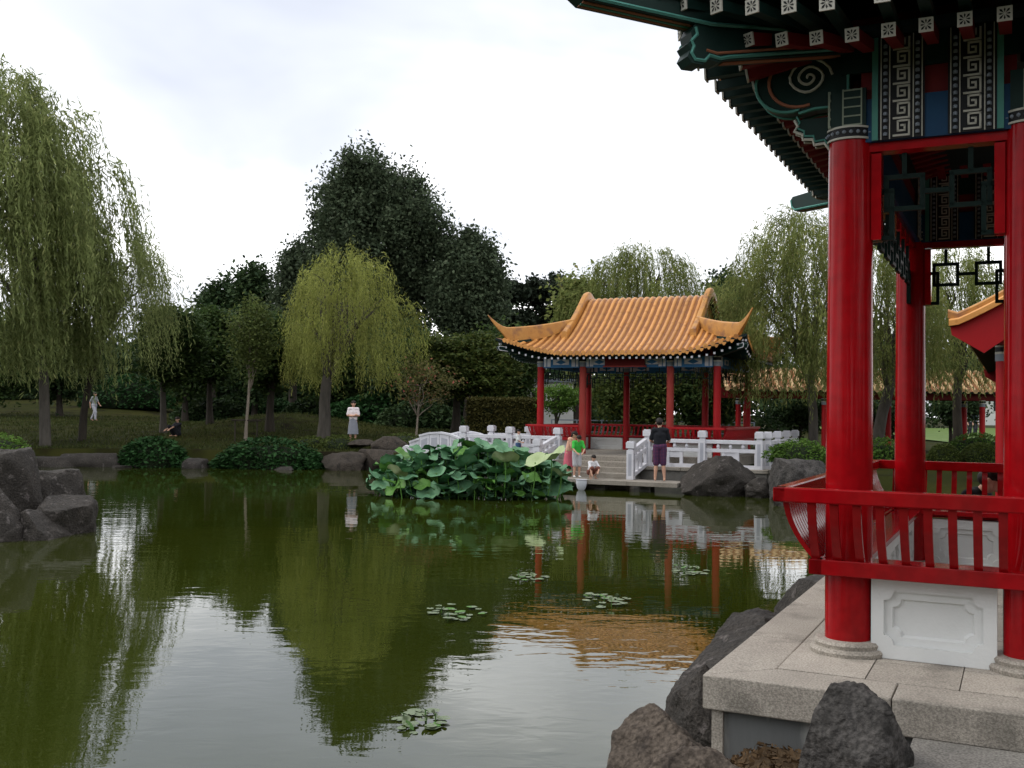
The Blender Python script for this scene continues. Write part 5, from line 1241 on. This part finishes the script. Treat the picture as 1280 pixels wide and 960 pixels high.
# ------------------------------------------------------------------ lotus and water lilies
L_lot = pmat('lotus_leaf', (.075, .185, .095), (.140, .280, .155), 2.0, .6, .15, 12, c3=(.10, .17, .07), s3=3, t3=(.55, .7))
L_lot2 = pmat('fresh_lotus_leaf', (.065, .17, .028), (.11, .24, .05), 2.0, .5, .15, 12)
L_lot3 = pmat('pale_lotus_leaf', (.30, .38, .18), (.38, .45, .26), 2.0, .55, .15, 12)
L_lily = pmat('lily_pad', (.12, .165, .085), (.20, .24, .15), 3.0, .4, .1, 12)
def lotus_leaf(seed, mat_, bowl, wav):
    rs = random.Random(seed); n = 20; vs = [(0, 0, -bowl * .9)]; ph = [rs.uniform(0, 6.28) for _ in range(3)]
    for (r, z) in ((.35, -bowl * .55), (.7, -bowl * .12), (1.0, 0)):
        for k in range(n):
            a = 6.283 * k / n; w_ = wav * r * r * (math.sin(3 * a + ph[0]) + .6 * math.sin(5 * a + ph[1])) ; q = r * (1 + .06 * math.sin(4 * a + ph[2])); vs.append((q * math.cos(a), q * math.sin(a), z + w_))
    fs = [(0, 1 + k, 1 + (k + 1) % n) for k in range(n)] + [[1 + j * n + k, 1 + (j + 1) * n + k, 1 + (j + 1) * n + (k + 1) % n, 1 + j * n + (k + 1) % n] for j in range(2) for k in range(n)]
    m = MB(); m.add(vs, fs); return m.mesh('leaf', mat_, 'all')
LV = [lotus_leaf(1, L_lot, .34, .10), lotus_leaf(2, L_lot, .26, .14), lotus_leaf(3, L_lot, .42, .08), lotus_leaf(4, L_lot2, .28, .14), lotus_leaf(5, L_lot2, .18, .2), lotus_leaf(6, L_lot, .14, .22)]
LP_ = lotus_leaf(7, L_lot3, .5, .12)
LT = empty('lotus_plant', (-.8, 26.3, 0), 0, 'dense clump of large blue-green lotus leaves standing in the pond', 'lotus'); stems = MB(); rs = random.Random(4)
def lotus_at(x, y, z, r, me_, tx, ty, rz):
    link('leaf', me_, LT, (x, y, z), (tx, ty, rz), (r, r, r)); stems.tube([(x * .93, y * .93, -.2), (x * .98 + .02, y * .98, z * .5), (x, y, z - .25 * r)], .014, 5)
placed = []
for k in range(2600):
    u = rs.uniform(-2.75, 2.25); y = rs.uniform(-1.55, 1.4)
    e2 = (u / 2.75 if u < 0 else u / 2.25) ** 2 + (y / 1.6) ** 2
    if e2 > 1: continue
    r = rs.uniform(.17, .30); z = rs.uniform(.10, .42) + .95 * (1 - e2) ** .55 * rs.uniform(.35, 1.0)
    if y < -.7: z *= rs.uniform(.2, .9)
    if any((u - a) ** 2 + (y - b) ** 2 + (1.3 * (z - c)) ** 2 < ((r + d) * .53) ** 2 for a, b, c, d in placed): continue
    placed.append((u, y, z, r)); me_ = LV[rs.choice([0, 0, 1, 1, 2, 2, 3, 4, 5])]
    lotus_at(u, y, z, r, me_, rs.uniform(-.15, .75) , rs.uniform(-.45, .45) + .25 * u / 2.5, rs.uniform(0, 6.28))
for (px, py, D, r) in ((632, 571, 24.9, .32), (669, 574, 24.85, .29), (690, 567, 25.2, .36), (702, 590, 25.0, .25), (497, 588, 24.8, .25)):
    p = at(px, py, D) - LT.location; lotus_at(p.x, p.y, p.z, r, LP_, rs.uniform(.35, .7), rs.uniform(-.3, .3), rs.uniform(0, 6))
stems.build('stems', L_lot2, LT); print('lotus leaves', len(placed))

def pad_me(seed, mat_):
    rs = random.Random(seed); n = 16; nt0 = rs.uniform(0, 6.28); vs = [(0, 0, .004)]
    for k in range(n + 1):
        a = nt0 + .25 + (6.283 - .5) * k / n; vs.append((math.cos(a) * (1 + .05 * math.sin(5 * a)), math.sin(a), .012 + .05 * max(0, math.sin(2 * a + seed)) ** 2))
    m = MB(); m.add(vs, [(0, k, k + 1) for k in range(1, n + 1)]); return m.mesh('leaf', mat_)
PD = [pad_me(k, L_lily) for k in range(4)] + [pad_me(9, L_lot2)]
UPR = lotus_leaf(17, L_lily, .5, .2)
for i, (px, py, wpx, n, up_, lb) in enumerate(((660, 722, 44, 9, 2, 'small raft of pale lily pads below the red column reflections'), (860, 714, 50, 12, 7, 'lily clump with upright green leaves towards the big platform boulder'), (757, 752, 60, 14, 5, 'green lily raft floating on the amber roof reflection'),
                                            (570, 768, 70, 18, 3, 'wide flat raft of silvery lily pads with bud stems'), (525, 903, 62, 9, 6, 'sparse lily leaves floating on the bright sky reflection'))):
    c = on(px, py, 0.0); R = wpx / 1300 * c.y / 2; e_ = empty('water_lily', (c.x, c.y, 0), 0, lb, 'water lily', 'water lilies on the pond'); rs = random.Random(80 + i)
    for k in range(2 * n):
        a = rs.uniform(0, 6.28); q = math.sqrt(rs.random()); r = rs.uniform(.028, .055)
        link('leaf', PD[rs.randrange(5)], e_, (R * q * math.cos(a), R * q * math.sin(a) * 1.5, .004 + .0012 * k), (rs.uniform(-.05, .05), rs.uniform(-.05, .05), rs.uniform(0, 6)), (r, r, r))
    sm_ = MB()
    for k in range(up_):
        a = rs.uniform(0, 6.28); q = math.sqrt(rs.random()) * .8; r = rs.uniform(.022, .04); x, y, z = R * q * math.cos(a), R * q * math.sin(a) * 1.4, rs.uniform(.03, .08)
        link('leaf', PD[4] if k % 2 else UPR, e_, (x, y, z), (rs.uniform(.2, .9), rs.uniform(-.6, .6), rs.uniform(0, 6)), (r, r, r)); sm_.tube([(x, y, -.05), (x, y, z)], .004, 4)
    sm_.build('stems', L_lot2, e_)
# ------------------------------------------------------------------ people
def capsule(m, a, b, ra, rb, n=12):
    a, b = Vector(a), Vector(b); d = (b - a); L = d.length
    if L < 1e-5: d = Vector((0, 0, 1))
    d.normalize(); pth = []; rad = []
    for t in (-1, -.9, -.7, -.35): pth.append(a + d * (t * ra)); rad.append(max(.002, ra * math.sqrt(max(0, 1 - t * t))))
    pth.append(a); rad.append(ra)
    if L > 1e-5: pth.append((a + b) / 2); rad.append((ra + rb) / 2)
    pth.append(b + d * 1e-4); rad.append(rb)
    for t in (.35, .7, .9, 1): pth.append(b + d * (t * rb)); rad.append(max(.002, rb * math.sqrt(max(0, 1 - t * t))))
    m.tube(pth, rad, n)
def ell(m, c, r, n=14):
    b0 = len(m.v); pr = [(max(.001, math.cos(t)), math.sin(t)) for t in np.linspace(-math.pi / 2, math.pi / 2, 10)]
    m.lathe(pr, n)
    for i in range(b0, len(m.v)):
        p = m.v[i]; m.v[i] = (c[0] + p[0] * r[0], c[1] + p[1] * r[1], c[2] + p[2] * r[2])
def remesh(m, name, mat_, voxel, parent, smooth=4):
    o = link(name, m.mesh(name, mat_), parent); md = o.modifiers.new('r', 'REMESH'); md.mode = 'VOXEL'; md.voxel_size = voxel * 1.3; md.use_smooth_shade = True
    s_ = o.modifiers.new('s', 'SMOOTH'); s_.iterations = smooth; s_.factor = .5
    bpy.context.view_layer.update(); dg = bpy.context.evaluated_depsgraph_get(); me = bpy.data.meshes.new_from_object(o.evaluated_get(dg)); o.modifiers.clear(); o.data = me; me.name = name
    if not me.materials: me.materials.append(mat_)
    return o
def person(label, loc, rz, h, J, wear, hair='short', voxel=.013, group=None):
    """J: joints in units of the standing height (front is -y); wear: list of (part, material)"""
    e_ = empty('person', loc, rz, label, 'person', group); V = lambda k: Vector(J[k]) * h
    R = lambda x: x * h
    def trunk(m, g=0.0, t0=0.0):
        pe, ch, nk = V('pelvis'), V('chest'), V('neck'); sp = (V('shR') - V('shL')).normalized(); hp = (V('hipR') - V('hipL')).normalized()
        for t in np.linspace(t0, 1, 6):
            c = pe.lerp(ch, t); ax = hp.lerp(sp, t); wd = R(.052 + .012 * t); capsule(m, c - ax * (wd * .62), c + ax * (wd * .62), R(.057 - .004 * t) + g, R(.057 - .004 * t) + g)
        capsule(m, ch, ch.lerp(nk, .75), R(.062) + g, R(.04) + g); capsule(m, V('shL'), V('shR'), R(.036) + g, R(.036) + g)
    b = MB(); trunk(b); capsule(b, V('chest').lerp(V('neck'), .6), V('head'), R(.03), R(.028))
    hd = V('head'); fd = Vector(J.get('face', (0, -1, 0))).normalized(); up = Vector(J.get('crown', (0, 0, 1))).normalized(); sd_ = up.cross(fd).normalized() * -1
    up = sd_.cross(fd) * -1 if sd_.cross(fd).dot(up) < 0 else sd_.cross(fd)
    HM = lambda x, y, z: hd + sd_ * (x * h) + fd * (y * h) + up * (z * h)
    hm = MB()
    for (c, r) in (((0, -.004, .012), .055), ((0, .008, -.02), .045), ((0, .018, -.045), .028), ((0, -.012, .02), .054)):
        q = HM(*c); ell(b, q, (R(r) * .92, R(r) * .98, R(r)))
    capsule(b, HM(0, .054, .004), HM(0, .064, -.014), R(.006), R(.010))                    # nose
    capsule(b, HM(-.012, .052, -.036), HM(.012, .052, -.036), R(.006), R(.006))            # lips
    for s in (-1, 1): capsule(b, HM(s * .052, -.004, .006), HM(s * .054, -.008, -.016), R(.011), R(.008))   # ears
    for s, k in ((-1, 'L'), (1, 'R')):
        capsule(b, V('sh' + k), V('el' + k), R(.030), R(.024)); capsule(b, V('el' + k), V('wr' + k), R(.025), R(.017))
        w0, hn = V('wr' + k), V('ha' + k); dd = (hn - w0).normalized(); sx = dd.cross(Vector((0, 1, 0)) if abs(dd.y) < .8 else Vector((1, 0, 0))).normalized()
        pm = w0 + dd * R(.045); capsule(b, w0, pm, R(.017), R(.022))
        for j, ln in enumerate((.040, .046, .043, .034)):
            r0 = pm + sx * R((j - 1.5) * .0105); k1 = r0 + dd * R(ln * .55); k2 = k1 + (dd * .8 + dd.cross(sx) * .6).normalized() * R(ln * .5); capsule(b, r0, k1, R(.0068), R(.006), 8); capsule(b, k1, k2, R(.006), R(.005), 8)
        capsule(b, w0 + dd * R(.016) + sx * R(.016), w0 + dd * R(.05) + sx * R(.034), R(.008), R(.006), 8)
        capsule(b, V('hip' + k), V('kn' + k), R(.050), R(.033)); mid = V('kn' + k).lerp(V('an' + k), .35); capsule(b, V('kn' + k), mid, R(.032), R(.032)); capsule(b, mid, V('an' + k), R(.032), R(.020))
        heel = V('an' + k) + Vector((0, R(.012), -R(.018))); capsule(b, heel, V('to' + k), R(.020), R(.015))
    remesh(b, 'body', MT['skin'], voxel, e_)
    fm = MB()
    for s in (-1, 1): ell(fm, HM(s * .019, .0505, .006), (R(.007),) * 3, 8)
    fm.build('eyes', MT['hair'], e_, smooth='all')
    # hair
    m = MB(); ell(m, HM(0, -.012, .028), (R(.060), R(.062), R(.054))); ell(m, HM(0, -.026, .0), (R(.054), R(.048), R(.05)))
    if hair == 'long':
        for k in range(5): capsule(m, HM(-.03 + .015 * k, -.034, .02), HM(-.034 + .017 * k, -.040, -.085), R(.022), R(.012))
    for k in range(7): capsule(m, HM(-.036 + .012 * k, .030, .048), HM(-.038 + .0127 * k, .046, .026), R(.014), R(.008), 8)
    remesh(m, 'hair', MT['hair'], voxel, e_, 2)
    for (part, mt_) in wear:
        m = MB()
        if part in ('shirt', 'tee', 'vest'):
            trunk(m, R(.008), .22); pe = V('pelvis')
            for s, k in ((-1, 'L'), (1, 'R')):
                fr_2 = {'shirt': 1.0, 'tee': .82, 'vest': .18}[part]; capsule(m, V('sh' + k), V('sh' + k).lerp(V('el' + k), fr_2), R(.038), R(.036))
            remesh(m, part, mt_, voxel, e_, 3)
        elif part in ('shorts', 'trousers'):
            fr_2 = 1.0; pe = V('pelvis'); ax = (V('hipR') - V('hipL')).normalized()
            capsule(m, pe - ax * R(.04) + Vector((0, 0, R(.02))), pe + ax * R(.04) + Vector((0, 0, R(.01))), R(.073), R(.073))
            for k in 'LR':
                kn = V('kn' + k); capsule(m, V('hip' + k), V('hip' + k).lerp(kn, .55), R(.064), R(.056)); capsule(m, V('hip' + k).lerp(kn, .55), V('hip' + k).lerp(kn, .98), R(.054), R(.052))
                if part == 'trousers': capsule(m, kn, V('an' + k) + Vector((0, 0, R(.012))), R(.043), R(.036))
            remesh(m, part, mt_, voxel, e_, 3)
        elif part == 'skirt':
            n = 28; pe = V('pelvis'); rows_ = []
            for (z, r) in ((.06, .078), (.02, .088), (-.08, .105), (-.20, .118), (-.33, .128)):
                ring = []
                for k in range(n):
                    a = 6.283 * k / n; q = R(r) * (1 + .07 * math.sin(9 * a) * max(0, -z * 3)); ring.append((pe.x + q * math.cos(a), pe.y + q * .78 * math.sin(a), pe.z + R(z)))
                rows_.append(ring)
            m.add([p for r_ in rows_ for p in r_], [[i * n + k, i * n + (k + 1) % n, (i + 1) * n + (k + 1) % n, (i + 1) * n + k] for i in range(4) for k in range(n)]); m.build('skirt', mt_, e_, smooth='all')
        elif part == 'shoes':
            for k in 'LR': capsule(m, V('an' + k) + Vector((0, R(.012), -R(.020))), V('to' + k), R(.025), R(.020))
            remesh(m, 'shoes', mt_, voxel, e_, 2)
    return e_
def stand(**kw):
    J = dict(pelvis=(0, 0, .53), chest=(0, 0, .72), neck=(0, 0, .835), head=(0, -.005, .925), shL=(-.098, 0, .80), shR=(.098, 0, .80), elL=(-.125, .01, .63), elR=(.125, .01, .63), wrL=(-.13, -.03, .485), wrR=(.13, -.03, .485),
             haL=(-.13, -.05, .43), haR=(.13, -.05, .43), hipL=(-.05, 0, .50), hipR=(.05, 0, .50), knL=(-.055, -.01, .28), knR=(.055, -.01, .28), anL=(-.058, .01, .045), anR=(.058, .01, .045), toL=(-.065, -.085, .018), toR=(.065, -.085, .018))
    J.update(kw); return J
def crouch(**kw):
    J = dict(pelvis=(0, .03, .16), chest=(0, -.04, .33), neck=(0, -.07, .43), head=(0, -.10, .515), shL=(-.095, -.06, .40), shR=(.095, -.06, .40), elL=(-.13, -.16, .28), elR=(.13, -.16, .28), wrL=(-.10, -.26, .19), wrR=(.06, -.28, .20),
             haL=(-.10, -.31, .15), haR=(.05, -.33, .16), hipL=(-.05, .03, .15), hipR=(.05, .03, .15), knL=(-.09, -.17, .27), knR=(.09, -.17, .27), anL=(-.075, -.05, .045), anR=(.075, -.05, .045), toL=(-.085, -.14, .018), toR=(.085, -.14, .018), face=(0, -1, -.35))
    J.update(kw); return J
C = cloth
def plaid():
    m = C('plaid_cotton', (.035, .03, .09)); t = m.node_tree; p = t.nodes['Principled BSDF']; tcn = N(t, 'ShaderNodeTexCoord'); wv = []
    for d in ('X', 'Z'):
        w_ = N(t, 'ShaderNodeTexWave', wave_type='BANDS', bands_direction=d); w_.inputs['Scale'].default_value = 8.0; t.links.new(tcn.outputs['Object'], w_.inputs['Vector']); wv.append(w_)
    ad = N(t, 'ShaderNodeMath', operation='MULTIPLY'); t.links.new(wv[0].outputs[1], ad.inputs[0]); t.links.new(wv[1].outputs[1], ad.inputs[1])
    r = N(t, 'ShaderNodeValToRGB'); r.color_ramp.elements[0].color = (.025, .025, .07, 1); r.color_ramp.elements[1].color = (.25, .05, .09, 1); t.links.new(ad.outputs[0], r.inputs[0]); t.links.new(r.outputs[0], p.inputs['Base Color']); return m
# man in black, seen from behind, hands in front
person('man in black tee and plaid shorts standing barefoot on the landing', FL(4.62, -2.70, .285), math.radians(172), 1.72,
       stand(head=(.012, -.03, .915), face=(0, -1, -.45), elL=(-.145, -.03, .64), elR=(.145, -.03, .64), wrL=(-.10, -.13, .60), wrR=(.09, -.13, .60), haL=(-.06, -.165, .61), haR=(.05, -.165, .61), anL=(-.075, .01, .045), anR=(.07, -.02, .045)),
       [('tee', C('black_cotton', (.012, .013, .017))), ('shorts', plaid())])
# children on the landing
person('boy in bright green tee and pale shorts bending over the water on the landing', FL(2.2, -2.6, .29), math.radians(12), 1.25,
       stand(chest=(0, -.05, .72), neck=(0, -.10, .81), head=(0, -.15, .875), face=(0, -1, -.7), shL=(-.098, -.07, .79), shR=(.098, -.07, .79), elL=(-.13, -.15, .64), elR=(.13, -.15, .64), wrL=(-.07, -.23, .56), wrR=(.07, -.23, .56), haL=(-.04, -.26, .53), haR=(.04, -.26, .53)),
       [('tee', C('green_cotton', (.05, .42, .06))), ('shorts', C('pale_grey_cotton', (.42, .42, .44))), ('shoes', C('white_shoe', (.6, .6, .58)))], hair='short', voxel=.010)
person('girl in pale top and pink skirt leaning behind the boy in green', FL(1.86, -2.38, .29), math.radians(60), 1.35,
       stand(chest=(0, -.05, .72), neck=(0, -.10, .81), head=(0, -.14, .88), face=(.1, -1, -.6), shL=(-.09, -.07, .79), shR=(.09, -.07, .79), elL=(-.12, -.12, .64), elR=(.12, -.12, .64), wrL=(-.07, -.20, .54), wrR=(.07, -.20, .54), haL=(-.05, -.24, .50), haR=(.05, -.24, .50)),
       [('vest', C('peach_cotton', (.62, .36, .26))), ('skirt', C('pink_cotton', (.50, .12, .16)))], hair='long', voxel=.010)
ch = person('small child in white tee and brown shorts squatting at the landing edge', FL(2.74, -2.9, .29), math.radians(28), 1.12, crouch(elL=(-.12, -.13, .27), wrL=(-.115, -.20, .13), haL=(-.115, -.22, .07), wrR=(.02, -.27, .18), haR=(-.02, -.31, .14)),
       [('tee', C('white_cotton', (.66, .66, .68))), ('shorts', C('brown_cotton', (.16, .06, .045)))], voxel=.009)
person('toddler in white and blue half hidden behind the lotus leaves', FL(-.15, -1.35, .60), math.radians(60), .98, stand(elL=(-.12, -.08, .66), wrL=(-.07, -.16, .60), haL=(-.05, -.2, .60)),
       [('tee', C('off_white_cotton', (.56, .58, .58))), ('trousers', C('navy_cotton', (.05, .09, .18)))], voxel=.009)
p = FL(-.15, -1.35, 0); rock('low flat stone under the toddler behind the lotus', (p.x, p.y, .22), (1.0, .8, .84), .3, 91, MT['rock_g'], 6, sub=4, flat=.9)
# the hand net
nt_o = empty('hand_net', FL(2.62, -3.36, .13), TH, 'white hand net dipped in the water before the squatting child', 'net')
m = MB(); m.tube([(.16 * math.cos(a), .16 * math.sin(a) * .7, .16) for a in np.linspace(0, 6.283, 21)], .010, 6); m.build('hoop', MT['wstone'], nt_o, smooth='all')
m = MB(); m.lathe([(.155, .155), (.15, .05), (.12, -.08), (.05, -.16)], 18, cap=False); k_ = m.build('net_bag', cloth('white_netting', (.58, .60, .66)), nt_o, smooth='all'); k_.scale = (1, .7, 1)
m = MB(); m.tube([(.1, .1, .16), (.28, .46, .30), (.34, .62, .36)], .009, 6); m.build('handle', MT['bark_pale'], nt_o)
# woman on the far bank
p = at(441, 553, 39.4); 
person('woman in white blouse and long grey skirt with folded arms on the far bank', (p.x, p.y, p.z), .05, 1.58,
       stand(elL=(-.135, -.03, .645), elR=(.135, -.03, .645), wrL=(.03, -.105, .645), wrR=(-.03, -.115, .63), haL=(.09, -.09, .66), haR=(-.09, -.10, .645)),
       [('tee', C('white_blouse', (.68, .62, .63))), ('skirt', C('grey_linen', (.20, .21, .24))), ('shoes', C('dark_shoe', (.03, .025, .025)))], hair='short', voxel=.011)
# figures under the trees
p = gbase(118, 58); p.z = ground_z(p.x, p.y)
person('walker in grey and white crossing the lawn under the huge willow', p, math.radians(75), 1.62, stand(knL=(-.05, -.10, .29), anL=(-.055, -.10, .06), toL=(-.06, -.18, .03), knR=(.05, .02, .28), anR=(.055, .14, .07), toR=(.055, .07, .02), elL=(-.12, .08, .65), wrL=(-.12, .07, .50), haL=(-.12, .06, .46), elR=(.12, -.06, .65), wrR=(.11, -.14, .55), haR=(.10, -.18, .52), head=(0, -.02, .92)),
       [('tee', C('grey_cotton', (.24, .25, .25))), ('trousers', C('light_trousers', (.38, .38, .42)))], voxel=.014)
p = gbase(221, 44.6); p.z = ground_z(p.x, p.y)
person('figure in dark clothes sitting on the ground next to the grey maple trunk', p, math.radians(-30), 1.6, crouch(pelvis=(0, .05, .075), hipL=(-.05, .05, .07), hipR=(.05, .05, .07), chest=(0, .06, .26), neck=(0, .05, .37), head=(0, .04, .455), shL=(-.095, .05, .335), shR=(.095, .05, .335), face=(0, -1, -.1), elL=(-.13, -.06, .24)),
       [('shirt', C('dark_jacket', (.02, .02, .025))), ('trousers', C('dark_trousers', (.015, .016, .02)))], voxel=.013)
# visitor resting behind the back rail of the near pavilion
p = NP.matrix_world if False else None
def NL(u, v, z):
    a = math.radians(-26); return Vector((2.03 + u * math.cos(a) - v * math.sin(a), 6.25 + u * math.sin(a) + v * math.cos(a), .7 + z))
person('visitor in black tee with raised hand resting behind the back rail of the near pavilion', NL(.46, VD + .60, .0), math.radians(40), 1.66,
       crouch(elR=(.15, -.10, .30), wrR=(.10, -.16, .40), haR=(.06, -.16, .46), elL=(-.15, -.08, .24), wrL=(-.16, -.16, .14), haL=(-.16, -.20, .09), head=(.02, -.13, .49), face=(.3, -1, -.6)),
       [('tee', C('black_tee', (.012, .012, .014))), ('trousers', C('black_denim', (.02, .02, .025))), ('shoes', C('grey_shoe', (.1, .1, .1)))], voxel=.010)
for (px, D, c_, lb) in ((1212, 70, (.6, .6, .6), 'distant stroller in white top on the green lawn'), (1219, 71, (.08, .1, .14), 'distant stroller in dark top on the green lawn')):
    p = at(px, 536, D); p.z = ground_z(p.x, p.y) + .3
    person(lb, p, .4, 1.65, stand(), [('tee', C('stroller_top', c_)), ('trousers', C('stroller_trousers', (.03, .03, .04)))], voxel=.018)
